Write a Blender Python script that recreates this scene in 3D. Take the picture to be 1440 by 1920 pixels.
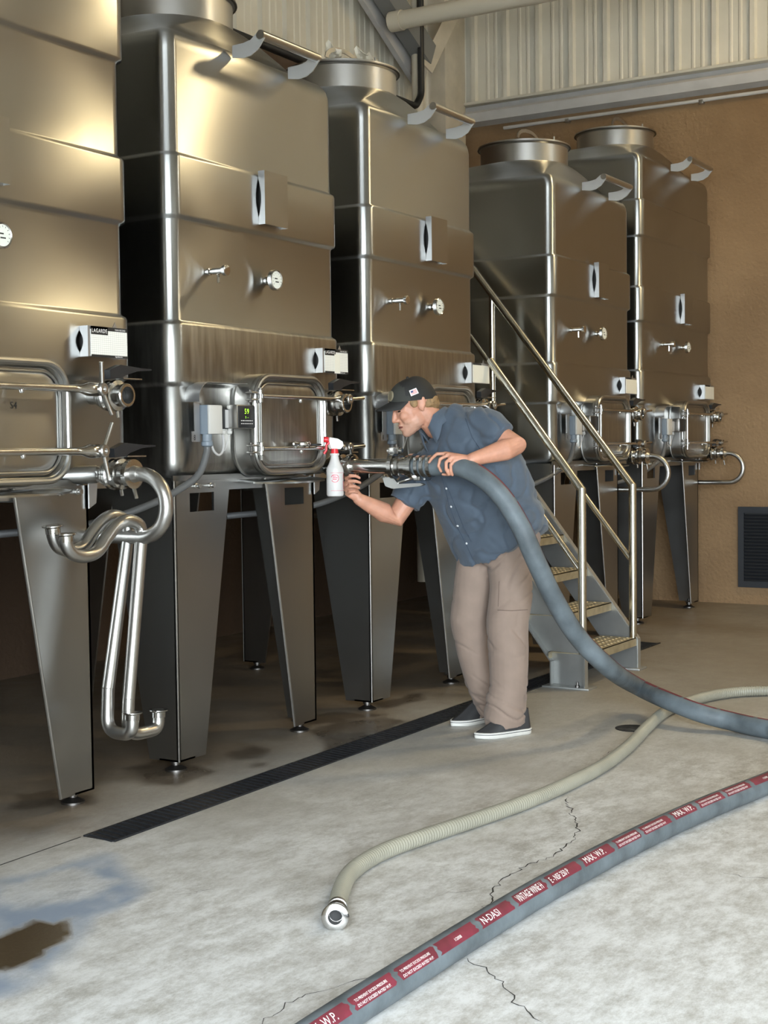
import bpy, bmesh, math, random
from mathutils import Vector, Matrix, noise
random.seed(7)
for _o in list(bpy.data.objects): bpy.data.objects.remove(_o)
scene = bpy.context.scene
COL = scene.collection
PI = math.pi

# ------------------------------------------------------------------ camera
# world: X runs along the row of tanks, Y points from the aisle to the wall behind them
CAM_H, FPX = 1.4, 2650.0
YAW, PITCH, ROLL = math.atan(1587/FPX), math.atan(123/FPX), 0.0126
_f = Vector((math.cos(YAW)*math.cos(PITCH), math.sin(YAW)*math.cos(PITCH), -math.sin(PITCH)))
_r = Vector((math.sin(YAW), -math.cos(YAW), 0))
_u = _r.cross(_f)
_c, _s = math.cos(ROLL), math.sin(ROLL)
CAM_F, CAM_R, CAM_U = _f, _c*_r-_s*_u, _s*_r+_c*_u
CAM_P = Vector((0, 0, CAM_H))
cd = bpy.data.cameras.new('camera'); cam = bpy.data.objects.new('camera', cd); COL.objects.link(cam)
cd.sensor_fit = 'VERTICAL'; cd.sensor_height = 36.0; cd.lens = FPX/1920*36; cd.clip_start = 0.05
cam.matrix_world = Matrix((( CAM_R.x, CAM_U.x, -CAM_F.x, 0), (CAM_R.y, CAM_U.y, -CAM_F.y, 0), (CAM_R.z, CAM_U.z, -CAM_F.z, CAM_H), (0, 0, 0, 1)))
scene.camera = cam

def _ray(px, py): return CAM_F + CAM_R*((px-720)/FPX) - CAM_U*((py-960)/FPX)
def on_floor(px, py, z=0.0):      # survey: point of the photograph at height z
    d = _ray(px, py); return CAM_P + d*((z-CAM_H)/d.z)
def on_front(px, py, y):          # survey: point on the vertical plane y
    d = _ray(px, py); return CAM_P + d*(y/d.y)
def at_depth(px, py, dep):        # survey: point at a distance along the view
    d = _ray(px, py); return CAM_P + d*dep

# ------------------------------------------------------------------ world, lights, exposure
w = bpy.data.worlds.new('sky'); scene.world = w; w.use_nodes = True
nt = w.node_tree; bg = nt.nodes['Background']
bg.inputs['Color'].default_value = (0.84, 0.93, 1.0, 1); bg.inputs['Strength'].default_value = 24.0
scene.view_settings.view_transform = 'Standard'; scene.view_settings.look = 'None'
scene.view_settings.gamma = 1.0; scene.view_settings.use_curve_mapping = False
scene.view_settings.exposure = 0.08
scene.cycles.adaptive_threshold = 0.025; scene.cycles.max_bounces = 8; scene.cycles.diffuse_bounces = 3; scene.cycles.glossy_bounces = 5; scene.cycles.caustics_refractive = False
# the open loading door behind the photographer: a portal that guides the sky light through it
pl_ = bpy.data.lights.new('door_portal', 'AREA'); pl_.shape = 'RECTANGLE'; pl_.size = 6.6; pl_.size_y = 3.4
pl_.cycles.is_portal = True
po = bpy.data.objects.new('door_portal', pl_); COL.objects.link(po)
po.location = (-0.85, -2.3, 1.7); po.rotation_euler = (PI/2, 0, -PI/2)
HIGH_BAYS = [(9.7, 1.0, 6.3, 125), (9.2, -2.4, 6.3, 105)]

# ------------------------------------------------------------------ materials
def M(name, col, rough=0.5, metal=0.0, bump=0.0, bscale=40.0, var=0.0, vscale=3.0, aniso=0.0, arot=0.0, rvar=0.0, stretch=(1,1,1),
      col2=None, spec=0.5, trans=0.0, emis=None, estr=0.0, sheen=0.0, coord='Object', sss=0.0):
    m = bpy.data.materials.new(name); m.use_nodes = True
    nt = m.node_tree; N, L = nt.nodes, nt.links
    b = N['Principled BSDF']
    b.inputs['Base Color'].default_value = (*col, 1); b.inputs['Roughness'].default_value = rough
    b.inputs['Metallic'].default_value = metal; b.inputs['Specular IOR Level'].default_value = spec
    b.inputs['Transmission Weight'].default_value = trans
    if sheen: b.inputs['Sheen Weight'].default_value = sheen
    if sss: b.inputs['Subsurface Weight'].default_value = sss; b.inputs['Subsurface Radius'].default_value = (0.012, 0.005, 0.003)
    if emis: b.inputs['Emission Color'].default_value = (*emis, 1); b.inputs['Emission Strength'].default_value = estr
    if aniso:
        b.inputs['Anisotropic'].default_value = aniso; b.inputs['Anisotropic Rotation'].default_value = arot
        t = N.new('ShaderNodeTangent'); t.direction_type = 'RADIAL'; t.axis = 'Z'; L.new(t.outputs[0], b.inputs['Tangent'])
    if var or bump or rvar or col2:
        tc = N.new('ShaderNodeTexCoord'); mp = N.new('ShaderNodeMapping'); L.new(tc.outputs[coord], mp.inputs[0])
        mp.inputs['Scale'].default_value = stretch
        n1 = N.new('ShaderNodeTexNoise'); n1.inputs['Scale'].default_value = vscale; n1.inputs['Detail'].default_value = 6; L.new(mp.outputs[0], n1.inputs['Vector'])
        if var or col2:
            mx = N.new('ShaderNodeMix'); mx.data_type = 'RGBA'
            rp = N.new('ShaderNodeMapRange'); rp.inputs['From Min'].default_value = 0.32; rp.inputs['From Max'].default_value = 0.68
            L.new(n1.outputs['Fac'], rp.inputs['Value']); L.new(rp.outputs[0], mx.inputs['Factor'])
            a = col2 if col2 else tuple(min(1, c*(1+var)) for c in col)
            lo = col if col2 else tuple(c*(1-var) for c in col)
            mx.inputs[6].default_value = (*lo, 1); mx.inputs[7].default_value = (*a, 1); L.new(mx.outputs[2], b.inputs['Base Color'])
        if rvar:
            rr = N.new('ShaderNodeMapRange'); rr.inputs['From Min'].default_value = 0.3; rr.inputs['From Max'].default_value = 0.7
            rr.inputs['To Min'].default_value = max(0.02, rough-rvar); rr.inputs['To Max'].default_value = rough+rvar
            L.new(n1.outputs['Fac'], rr.inputs['Value']); L.new(rr.outputs[0], b.inputs['Roughness'])
        if bump:
            n2 = N.new('ShaderNodeTexNoise'); n2.inputs['Scale'].default_value = bscale; n2.inputs['Detail'].default_value = 5; L.new(mp.outputs[0], n2.inputs['Vector'])
            bp = N.new('ShaderNodeBump'); bp.inputs['Strength'].default_value = bump; bp.inputs['Distance'].default_value = 0.01
            L.new(n2.outputs['Fac'], bp.inputs['Height']); L.new(bp.outputs[0], b.inputs['Normal'])
    return m

STEEL = M('tank_steel', (0.385, 0.388, 0.378), 0.31, 1.0, rvar=0.02, vscale=5, aniso=0.95, arot=0.25, stretch=(1, 1, 0.45))
STEEL_D = M('tank_steel_dirty', (0.355, 0.35, 0.33), 0.35, 1.0, rvar=0.06, vscale=42, var=0.16, aniso=0.55, arot=0.25, stretch=(1, 1, 0.10))
LEGST = M('leg_steel', (0.335, 0.335, 0.325), 0.32, 1.0, rvar=0.02, vscale=8)
POL = M('polished_steel', (0.52, 0.51, 0.49), 0.17, 1.0, rvar=0.05, vscale=9)
SATIN = M('satin_steel', (0.46, 0.45, 0.43), 0.31, 1.0, rvar=0.02, vscale=12)
BRIGHT = M('bright_bracket', (0.40, 0.40, 0.40), 0.40, 0.85)
RIMST = M('satin_rim', (0.36, 0.355, 0.34), 0.33, 1.0)
RAILB = M('rail_bracket_steel', (0.62, 0.62, 0.61), 0.42, 0.7)
DARKST = M('dark_bolt', (0.16, 0.15, 0.14), 0.4, 1.0)
BLACKP = M('black_plastic', (0.012, 0.013, 0.015), 0.42)
RUBBER = M('black_rubber', (0.01, 0.01, 0.01), 0.65)
GREYP = M('grey_plastic', (0.15, 0.18, 0.21), 0.5)
LGREYP = M('light_grey_plastic', (0.50, 0.49, 0.46), 0.5)
CONDUIT = M('grey_conduit', (0.085, 0.086, 0.086), 0.5)
WIRE = M('grey_wire', (0.42, 0.41, 0.40), 0.45)
WHITEB = M('white_board', (0.80, 0.80, 0.76), 0.5)
INK = M('black_ink', (0.012, 0.012, 0.012), 0.6)
WHITEINK = M('white_ink', (0.80, 0.78, 0.76), 0.6)
STUCCO = M('brown_stucco', (0.200, 0.124, 0.062), 0.9, bump=1.0, bscale=34, col2=(0.265, 0.170, 0.088), vscale=1.6)
STUCCO_L = M('shaded_brown_stucco', (0.075, 0.044, 0.024), 0.9, bump=0.8, bscale=26)  # same brown stucco, the gloom behind the tanks put into its colour
CORR = M('beige_sheet_metal', (0.68, 0.64, 0.54), 0.45, var=0.07, vscale=2.2)
BEAM = M('grey_painted_steel', (0.50, 0.49, 0.48), 0.5, var=0.08, vscale=5)
CREAM = M('cream_painted_steel', (0.55, 0.49, 0.39), 0.5, var=0.1, vscale=6)
PVC = M('white_pvc', (0.66, 0.60, 0.48), 0.4)
VENT = M('vent_black', (0.012, 0.014, 0.018), 0.5)
GRATE = M('grate_iron', (0.02, 0.022, 0.026), 0.5, 0.4, rvar=0.15, vscale=30)
CEIL = M('ceiling_sheet', (0.30, 0.27, 0.22), 0.6)
TREAD = M('galvanised_tread', (0.42, 0.36, 0.24), 0.5, 0.6, bump=0.2, bscale=50, var=0.15, vscale=18)
STRING = M('galvanised_stringer', (0.44, 0.45, 0.44), 0.42, 0.8, var=0.08, vscale=6)
RAILM = M('rail_steel', (0.60, 0.57, 0.49), 0.22, 1.0, rvar=0.03, vscale=20)

# ------------------------------------------------------------------ mesh helpers
class MB:
    def __init__(s): s.v, s.f = [], []
    def add(s, vs, fs):
        o = len(s.v); s.v += [Vector(p) for p in vs]; s.f += [tuple(i+o for i in f) for f in fs]; return s
    def box(s, x0, x1, y0, y1, z0, z1):
        return s.add([(x0,y0,z0),(x1,y0,z0),(x1,y1,z0),(x0,y1,z0),(x0,y0,z1),(x1,y0,z1),(x1,y1,z1),(x0,y1,z1)],
                     [(0,3,2,1),(4,5,6,7),(0,1,5,4),(1,2,6,5),(2,3,7,6),(3,0,4,7)])
    def bbox(s, x0, x1, y0, y1, z0, z1, b=0.004):   # bevelled box
        bm = bmesh.new(); bmesh.ops.create_cube(bm, size=1)
        for v in bm.verts: v.co = Vector(((x0+x1)/2+v.co.x*(x1-x0), (y0+y1)/2+v.co.y*(y1-y0), (z0+z1)/2+v.co.z*(z1-z0)))
        bmesh.ops.bevel(bm, geom=list(bm.edges), offset=b, segments=2, affect='EDGES', profile=0.5)
        s.add([v.co.copy() for v in bm.verts], [tuple(v.index for v in f.verts) for f in bm.faces]); bm.free(); return s
    def rings(s, rs, cap=True, closed=False):
        n = len(rs[0]); o = len(s.v)
        for r in rs: s.v += [Vector(p) for p in r]
        m = len(rs)
        for i in range(m if closed else m-1):
            a, b = o+i*n, o+((i+1) % m)*n
            for j in range(n):
                k = (j+1) % n; s.f.append((a+j, a+k, b+k, b+j))
        if cap and not closed:
            s.f.append(tuple(reversed(range(o, o+n)))); s.f.append(tuple(range(o+(m-1)*n, o+m*n)))
        return s
    def tube(s, pts, r, seg=12, cap=True, rad=None):
        pts = [Vector(p) for p in pts]; rs = []; nrm = None
        for i, p in enumerate(pts):
            t = (pts[min(i+1, len(pts)-1)] - pts[max(i-1, 0)]).normalized()
            if nrm is None:
                a = Vector((0,0,1)) if abs(t.z) < 0.9 else Vector((1,0,0)); nrm = (a - t*a.dot(t)).normalized()
            else: nrm = (nrm - t*nrm.dot(t)).normalized()
            bn = t.cross(nrm); q = rad[i] if rad else r
            rs.append([p + (nrm*math.cos(2*PI*k/seg) + bn*math.sin(2*PI*k/seg))*q for k in range(seg)])
        return s.rings(rs, cap)
    def lathe(s, org, axis, prof, seg=20):      # prof: (distance along the axis, radius)
        org = Vector(org); ax = Vector(axis).normalized()
        a = Vector((0,0,1)) if abs(ax.z) < 0.9 else Vector((1,0,0)); n = (a-ax*a.dot(ax)).normalized(); b = ax.cross(n)
        return s.rings([[org+ax*h+(n*math.cos(2*PI*k/seg)+b*math.sin(2*PI*k/seg))*max(r, 1e-5) for k in range(seg)] for h, r in prof])
    def prism(s, poly, fn0, fn1):              # polygon given twice through mapping functions: two end faces and sides
        n = len(poly); o = len(s.v)
        s.v += [Vector(fn0(p)) for p in poly] + [Vector(fn1(p)) for p in poly]
        s.f.append(tuple(range(o, o+n))); s.f.append(tuple(reversed(range(o+n, o+2*n))))
        for i in range(n):
            j = (i+1) % n; s.f.append((o+i, o+n+i, o+n+j, o+j))
        return s
    def ball(s, c, r, seg=12, sc=(1,1,1)):
        c = Vector(c); R = seg//2
        rs = [[c+Vector((math.sin(PI*i/R)*math.cos(2*PI*k/seg)*sc[0], math.sin(PI*i/R)*math.sin(2*PI*k/seg)*sc[1], math.cos(PI*i/R)*sc[2]))*r for k in range(seg)] for i in range(R, -1, -1)]
        rs[0] = [c-Vector((0,0,r*sc[2]*0.9999))+Vector((math.cos(2*PI*k/seg),math.sin(2*PI*k/seg),0))*1e-4 for k in range(seg)]
        rs[-1] = [c+Vector((0,0,r*sc[2]*0.9999))+Vector((math.cos(2*PI*k/seg),math.sin(2*PI*k/seg),0))*1e-4 for k in range(seg)]
        return s.rings(rs)
    def merge(s, o): return s.add(o.v, o.f)

def root_of(p):
    while p.parent: p = p.parent
    return p
def obj(name, mb, mat, parent=None, smooth=35, fix=True, loc=None):
    me = bpy.data.meshes.new(name)
    if parent is not None: off = root_of(parent).location.copy()
    elif loc is not None: off = Vector(loc)
    else:
        xs = [v.x for v in mb.v]; ys = [v.y for v in mb.v]; zs = [v.z for v in mb.v]
        off = Vector(((min(xs)+max(xs))/2, (min(ys)+max(ys))/2, min(zs)))
    me.from_pydata([tuple(v-off) for v in mb.v], [], mb.f)
    if fix:
        bm = bmesh.new(); bm.from_mesh(me); bmesh.ops.recalc_face_normals(bm, faces=bm.faces); bm.to_mesh(me); bm.free()
    if smooth:
        for p in me.polygons: p.use_smooth = True
        me.set_sharp_from_angle(angle=math.radians(smooth))
    me.materials.append(mat)
    o = bpy.data.objects.new(name, me); COL.objects.link(o)
    if parent is not None: o.parent = parent
    else: o.location = off
    return o
def empty(name, loc):
    o = bpy.data.objects.new(name, None); COL.objects.link(o); o.location = loc; o.empty_display_size = 0.1; return o
def tag(o, label=None, cat=None, group=None, kind=None):
    if label: o['label'] = label
    if cat: o['category'] = cat
    if group: o['group'] = group
    if kind: o['kind'] = kind
    return o
def lab(o, label): o['label'] = label; return o
def shared(name, me, parent, loc, rot=(0,0,0)):     # another object with the same mesh
    o = bpy.data.objects.new(name, me); COL.objects.link(o); o.parent = parent; o.location = loc; o.rotation_euler = rot; return o

def fillet(pts, r, n=6):      # round the corners of a polyline
    pts = [Vector(p) for p in pts]; out = [pts[0]]
    for i in range(1, len(pts)-1):
        a, b, c = pts[i-1], pts[i], pts[i+1]
        rr = r[i] if isinstance(r, (list, tuple)) else r
        u, v = (a-b), (c-b); d = min(rr, u.length*0.49, v.length*0.49)
        p, q = b+u.normalized()*d, b+v.normalized()*d
        for k in range(n+1):
            t = k/n; out.append(p*(1-t)**2 + b*2*t*(1-t) + q*t*t)
    out.append(pts[-1]); return out
def spline(pts, n=10):        # Catmull-Rom
    pts = [Vector(p) for p in pts]; P = [pts[0]*2-pts[1]]+pts+[pts[-1]*2-pts[-2]]; out = []
    for i in range(1, len(P)-2):
        a, b, c, d = P[i-1:i+3]
        for k in range(n):
            t = k/n; out.append(0.5*((2*b)+(c-a)*t+(2*a-5*b+4*c-d)*t*t+(3*b-a-3*c+d)*t**3))
    out.append(pts[-1]); return out
def text_mb(body, size, fn, align='LEFT', space=1.0, fine=0):    # flat lettering mapped through fn(u, v)
    cu = bpy.data.curves.new('t', 'FONT'); cu.body = body; cu.size = size; cu.align_x = align; cu.space_character = space; cu.resolution_u = 3
    o = bpy.data.objects.new('t', cu); COL.objects.link(o)
    me = o.to_mesh(); mb = MB()
    if me and fine:
        bm = bmesh.new(); bm.from_mesh(me); bmesh.ops.triangulate(bm, faces=bm.faces)
        for _ in range(4):
            es = [e for e in bm.edges if abs(e.verts[0].co.y-e.verts[1].co.y) > fine]
            if not es: break
            bmesh.ops.subdivide_edges(bm, edges=es, cuts=1); bmesh.ops.triangulate(bm, faces=bm.faces)
        bm.verts.index_update(); mb.add([fn(v.co.x, v.co.y) for v in bm.verts], [tuple(v.index for v in f.verts) for f in bm.faces]); bm.free()
    elif me: mb.add([fn(v.co.x, v.co.y) for v in me.vertices], [tuple(p.vertices) for p in me.polygons])
    o.to_mesh_clear(); bpy.data.objects.remove(o); bpy.data.curves.remove(cu)
    return mb

def rrect(x0, x1, y0, y1, r, nc=6):
    out = []
    for cx, cy, a0 in ((x1-r, y1-r, 0), (x0+r, y1-r, 90), (x0+r, y0+r, 180), (x1-r, y0+r, 270)):
        for k in range(nc+1):
            a = math.radians(a0+90*k/nc); out.append((cx+r*math.cos(a), cy+r*math.sin(a)))
    return out

# ------------------------------------------------------------------ the hall
XE, YL, YR, XF, ZC = 12.04, 6.44, -9.0, -0.9, 7.2
SOFF = 4.60            # where the sheet-metal cladding starts

def poly_dist(p, poly):     # signed distance, negative inside
    d = 1e9; ins = False; n = len(poly)
    for i in range(n):
        a, b = poly[i], poly[(i+1) % n]
        ex, ey = b[0]-a[0], b[1]-a[1]; wx, wy = p[0]-a[0], p[1]-a[1]
        t = max(0, min(1, (wx*ex+wy*ey)/(ex*ex+ey*ey+1e-12)))
        d = min(d, math.hypot(wx-ex*t, wy-ey*t))
        if (a[1] > p[1]) != (b[1] > p[1]) and p[0] < (b[0]-a[0])*(p[1]-a[1])/(b[1]-a[1])+a[0]: ins = not ins
    return -d if ins else d
def fpoly(pts): return [tuple(on_floor(*p)[:2]) for p in pts]

def floor_material():
    m = bpy.data.materials.new('concrete_floor'); m.use_nodes = True; nt = m.node_tree; N, L = nt.nodes, nt.links; b = N['Principled BSDF']
    tc = N.new('ShaderNodeTexCoord')
    def noise_(sc, det=6, rough=0.6, st=(1,1,1)):
        mp = N.new('ShaderNodeMapping'); mp.inputs['Scale'].default_value = st; L.new(tc.outputs['Object'], mp.inputs[0])
        n = N.new('ShaderNodeTexNoise'); n.inputs['Scale'].default_value = sc; n.inputs['Detail'].default_value = det; n.inputs['Roughness'].default_value = rough
        L.new(mp.outputs[0], n.inputs['Vector']); return n.outputs['Fac']
    def rng(x, a, b_, c=0., d=1.):
        r = N.new('ShaderNodeMapRange'); r.inputs[1].default_value = a; r.inputs[2].default_value = b_; r.inputs[3].default_value = c; r.inputs[4].default_value = d; L.new(x, r.inputs[0]); return r.outputs[0]
    def mix(f, a, c):
        x = N.new('ShaderNodeMix'); x.data_type = 'RGBA'; L.new(f, x.inputs['Factor'])
        for i, q in ((6, a), (7, c)):
            if isinstance(q, tuple): x.inputs[i].default_value = (*q, 1)
            else: L.new(q, x.inputs[i])
        return x.outputs[2]
    def mul(a, c):
        x = N.new('ShaderNodeMath'); x.operation = 'MULTIPLY'; L.new(a, x.inputs[0]); L.new(c, x.inputs[1]); return x.outputs[0]
    def attr(n): a = N.new('ShaderNodeAttribute'); a.attribute_name = n; return a.outputs['Fac']
    base = mix(rng(noise_(1.6), .35, .65), (0.33, 0.318, 0.285), (0.39, 0.378, 0.345))
    base = mix(rng(noise_(14, 8, .75), .42, .72, 0, .55), base, (0.46, 0.45, 0.41))
    base = mix(rng(noise_(9, 10, .85, (1, 2.0, 1)), .50, .70, 0, .35), base, (0.25, 0.235, 0.205))
    base = mix(rng(noise_(55, 5, .8), .42, .62, 0, .28), base, (0.20, 0.185, 0.16))
    white = mul(rng(noise_(5.5, 12, .86, (1.0, 1.7, 1)), .40, .58, .10, .95), attr('worn'))
    base = mix(white, base, (0.70, 0.71, 0.705))
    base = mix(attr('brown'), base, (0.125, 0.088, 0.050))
    base = mix(mul(attr('damp'), rng(noise_(9, 6), .25, .6, .6, 1.)), base, (0.075, 0.058, 0.040))
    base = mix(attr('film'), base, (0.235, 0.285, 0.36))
    base = mix(attr('puddle'), base, (0.075, 0.055, 0.032))
    L.new(base, b.inputs['Base Color'])
    rg = rng(noise_(4, 6), .3, .7, .42, .62)
    x = N.new('ShaderNodeMath'); x.operation = 'SUBTRACT'; L.new(rg, x.inputs[0])
    y = N.new('ShaderNodeMath'); y.operation = 'MULTIPLY'; y.inputs[1].default_value = 0.25; L.new(attr('damp'), y.inputs[0]); L.new(y.outputs[0], x.inputs[1])
    z = N.new('ShaderNodeMath'); z.operation = 'SUBTRACT'; L.new(x.outputs[0], z.inputs[0])
    q = N.new('ShaderNodeMath'); q.operation = 'MULTIPLY'; q.inputs[1].default_value = 0.55; L.new(attr('puddle'), q.inputs[0]); L.new(q.outputs[0], z.inputs[1]); z.use_clamp = True
    L.new(z.outputs[0], b.inputs['Roughness'])
    bp = N.new('ShaderNodeBump'); bp.inputs['Strength'].default_value = 0.16; bp.inputs['Distance'].default_value = 0.006
    L.new(noise_(70, 6, .7), bp.inputs['Height']); L.new(bp.outputs[0], b.inputs['Normal'])
    return m

PUDDLE = fpoly([(-60,1830),(-20,1765),(40,1738),(62,1722),(90,1724),(105,1733),(122,1726),(126,1752),(98,1772),(78,1798),(40,1812),(0,1818)])
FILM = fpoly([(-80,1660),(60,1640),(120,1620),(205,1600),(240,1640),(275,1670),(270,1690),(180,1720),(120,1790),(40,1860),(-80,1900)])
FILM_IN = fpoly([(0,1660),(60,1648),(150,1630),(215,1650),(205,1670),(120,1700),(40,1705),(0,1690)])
DAMPS = [fpoly(p) for p in (
    [(250,1440),(300,1425),(410,1445),(330,1475),(270,1470)], [(430,1412),(470,1398),(510,1404),(490,1422),(440,1424)],
    [(465,1434),(500,1428),(505,1436),(470,1440)], [(580,1370),(640,1350),(720,1345),(760,1352),(700,1385),(610,1420),(560,1440),(620,1395)],
    [(540,1345),(640,1335),(720,1340),(640,1358),(560,1356)], [(0,1330),(60,1325),(90,1340),(20,1352)], [(90,1495),(170,1490),(180,1508),(110,1516)],
    [(30,1490),(100,1482),(110,1510),(20,1520)], [(700,1318),(790,1300),(800,1310),(720,1330)])]
def build_floor():
    gx0, gx1, gy0, gy1, st = 1.8, 9.9, 0.9, 4.8, 0.027
    nx, ny = int((gx1-gx0)/st)+1, int((gy1-gy0)/st)+1
    mb = MB(); A = {'worn': [], 'brown': [], 'damp': [], 'film': [], 'puddle': []}
    def vals(x, y, full=True):
        n = noise.fractal(Vector((x*1.7, y*1.7, 3.1)), 0.8, 2.2, 5)
        n2 = noise.fractal(Vector((x*5, y*5, 9.1)), 0.8, 2.2, 4)
        worn = max(0, min(1, (3.75+0.5*n-y*0.55-x*0.28-0.2)/1.2))
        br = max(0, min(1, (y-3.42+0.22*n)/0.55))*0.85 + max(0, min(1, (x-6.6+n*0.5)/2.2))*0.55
        dm = fl = pu = 0.0
        if full:
            for P in DAMPS:
                if abs(P[0][0]-x) < 1.4 and abs(P[0][1]-y) < 1.2:
                    d = poly_dist((x, y), P)+0.035*n2; dm = max(dm, max(0, min(1, 0.5-d/0.05)))
            if x < 4.2:
                d = poly_dist((x, y), PUDDLE)+0.022*n2; pu = max(0, min(1, 0.5-d/0.02))
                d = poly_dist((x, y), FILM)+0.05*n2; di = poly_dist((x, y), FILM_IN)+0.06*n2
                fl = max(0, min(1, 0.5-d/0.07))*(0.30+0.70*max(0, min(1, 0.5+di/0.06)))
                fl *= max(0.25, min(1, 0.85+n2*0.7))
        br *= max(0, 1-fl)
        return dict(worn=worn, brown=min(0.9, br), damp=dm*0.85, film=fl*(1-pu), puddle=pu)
    for j in range(ny):
        for i in range(nx):
            x, y = gx0+(gx1-gx0)*i/(nx-1), gy0+(gy1-gy0)*j/(ny-1); mb.v.append(Vector((x, y, 0)))
            q = vals(x, y)
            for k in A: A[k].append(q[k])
    for j in range(ny-1):
        for i in range(nx-1): a = j*nx+i; mb.f.append((a, a+1, a+nx+1, a+nx))
    # the rest of the slab around it
    for (x0, x1, y0, y1, n, m) in ((XF, gx0, YR, YL, 6, 20), (gx1, XE, YR, YL, 4, 20), (gx0, gx1, YR, gy0, 10, 10), (gx0, gx1, gy1, YL, 10, 4)):
        o = len(mb.v)
        for j in range(m+1):
            for i in range(n+1):
                x, y = x0+(x1-x0)*i/n, y0+(y1-y0)*j/m; mb.v.append(Vector((x, y, 0))); q = vals(x, y, False)
                for k in A: A[k].append(q[k])
        for j in range(m):
            for i in range(n): a = o+j*(n+1)+i; mb.f.append((a, a+1, a+n+2, a+n+1))
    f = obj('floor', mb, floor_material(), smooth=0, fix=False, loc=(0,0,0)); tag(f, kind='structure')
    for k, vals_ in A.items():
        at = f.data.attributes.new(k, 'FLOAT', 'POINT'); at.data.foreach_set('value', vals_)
    return f
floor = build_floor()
CRACKM = M('crack_shadow', (0.035, 0.033, 0.03), 0.9)
def crack(pts, wd, jit=0.012, z=0.0009):
    P = [on_floor(*p) for p in pts]; Q = []
    for a, b in zip(P[:-1], P[1:]):
        n = max(2, int((b-a).length/0.02))
        for k in range(n): Q.append(a.lerp(b, k/n)+Vector((random.uniform(-1,1), random.uniform(-1,1), 0))*jit)
    Q.append(P[-1]); mb = MB(); n = len(Q)
    for i, p in enumerate(Q):
        t = (Q[min(i+1, n-1)]-Q[max(0, i-1)]).normalized(); s = Vector((-t.y, t.x, 0))*wd*random.uniform(0.2, 1)*0.33*min(1, (min(i, n-1-i)+0.5)/3)
        mb.v += [Vector((p.x+s.x, p.y+s.y, z)), Vector((p.x-s.x, p.y-s.y, z))]
        if i: a = 2*(i-1); mb.f.append((a, a+1, a+3, a+2))
    return obj('crack', mb, CRACKM, floor, smooth=0)
for pts, wd in (([(1060,1492),(1068,1520),(1084,1550),(1078,1572),(1060,1590),(1030,1608),(985,1625),(945,1645),(925,1668),(918,1692),(895,1715),(882,1732)], 0.009),
                ([(865,1795),(905,1815),(945,1840),(960,1872),(990,1895),(1020,1920)], 0.007), ([(1345,1634),(1390,1645),(1440,1648),(1500,1652)], 0.006),
                ([(1062,1588),(1120,1595),(1190,1604),(1240,1608)], 0.004), ([(825,1675),(880,1672),(920,1664)], 0.004),
                ([(480,1925),(560,1868),(640,1845),(720,1830),(760,1815)], 0.005), ([(1125,1425),(1140,1412),(1155,1405)], 0.005), ([(320,1678),(360,1676),(410,1664)], 0.003)):
    crack(pts, wd)
obj('saw_cut_joint', MB().box(1.0, 3.77, 3.553, 3.559, -0.004, 0.0008), CRACKM, floor, smooth=0)

# walls
def wall(name, x0, x1, y0, y1, z0, z1, mat): return tag(obj(name, MB().box(x0, x1, y0, y1, z0, z1), mat, smooth=0), kind='structure')
w_end = wall('wall_end', XE, XE+0.25, YR, YL+0.25, 0, SOFF, STUCCO)
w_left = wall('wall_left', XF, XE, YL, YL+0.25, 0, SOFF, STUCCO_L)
wall('wall_right', XF, XE, YR-0.25, YR, 0, ZC, CORR)
mb = MB().box(XF-0.2, XF, YR, -5.6, 0, ZC).box(XF-0.2, XF, 1.0, YL, 0, ZC).box(XF-0.2, XF, -5.6, 1.0, 3.4, ZC)
tag(obj('wall_front', mb, CORR, smooth=0), kind='structure')
tag(obj('ceiling', MB().box(XF-0.2, XE+0.25, YR-0.25, YL+0.25, ZC, ZC+0.15), CEIL, smooth=0), kind='structure')
tag(obj('ground_outside', MB().box(-40, XF, -40, 40, -0.12, -0.01), M('apron_concrete', (0.42, 0.41, 0.39), 0.8), smooth=0), kind='structure')

PITCHR = 0.33
RIB = [(0,0),(0.085,0),(0.095,0.007),(0.112,0.007),(0.122,0),(0.168,0),(0.178,0.007),(0.195,0.007),(0.205,0),(0.262,0),(0.276,0.034),(0.316,0.034)]
def panel_mesh(h, n=3):
    prof = [(k*PITCHR+s, d) for k in range(n) for s, d in RIB]+[(n*PITCHR, 0)]
    mb = MB(); m = len(prof)
    for z in (0, h):
        for s, d in prof: mb.v.append(Vector((s, -d, z)))
        for s, d in prof: mb.v.append(Vector((s, -d+0.006, z)))
    for i in range(m-1):
        mb.f += [(i, i+1, 2*m+i+1, 2*m+i), (m+i+1, m+i, 3*m+i, 3*m+i+1), (i+1, i, m+i, m+i+1), (2*m+i, 2*m+i+1, 3*m+i+1, 3*m+i)]
    mb.f += [(0, 2*m, 3*m, m), (m-1, 2*m-1, 4*m-1, 3*m-1)]
    return mb
def cladding(name, xy, rotz, n, z0):
    e = empty(name, (*xy, z0)); tag(e, kind='structure')
    mb = panel_mesh(ZC-z0); me = None
    for k in range(n):
        if me is None:
            mb.v = [v+e.location for v in mb.v]; o = obj('sheet_panel', mb, CORR, e, smooth=20); me = o.data
        else: o = shared('sheet_panel', me, e, (0,0,0))
        o.rotation_euler = (0, 0, rotz); d = Vector((math.cos(rotz), math.sin(rotz), 0))*(k*3*PITCHR); o.location = d
    return e
cladding('wall_end_cladding', (XE-0.02, YL), -PI/2, 15, SOFF)
cladding('wall_left_cladding', (XF, YL-0.02), 0, 14, 4.48)
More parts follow.
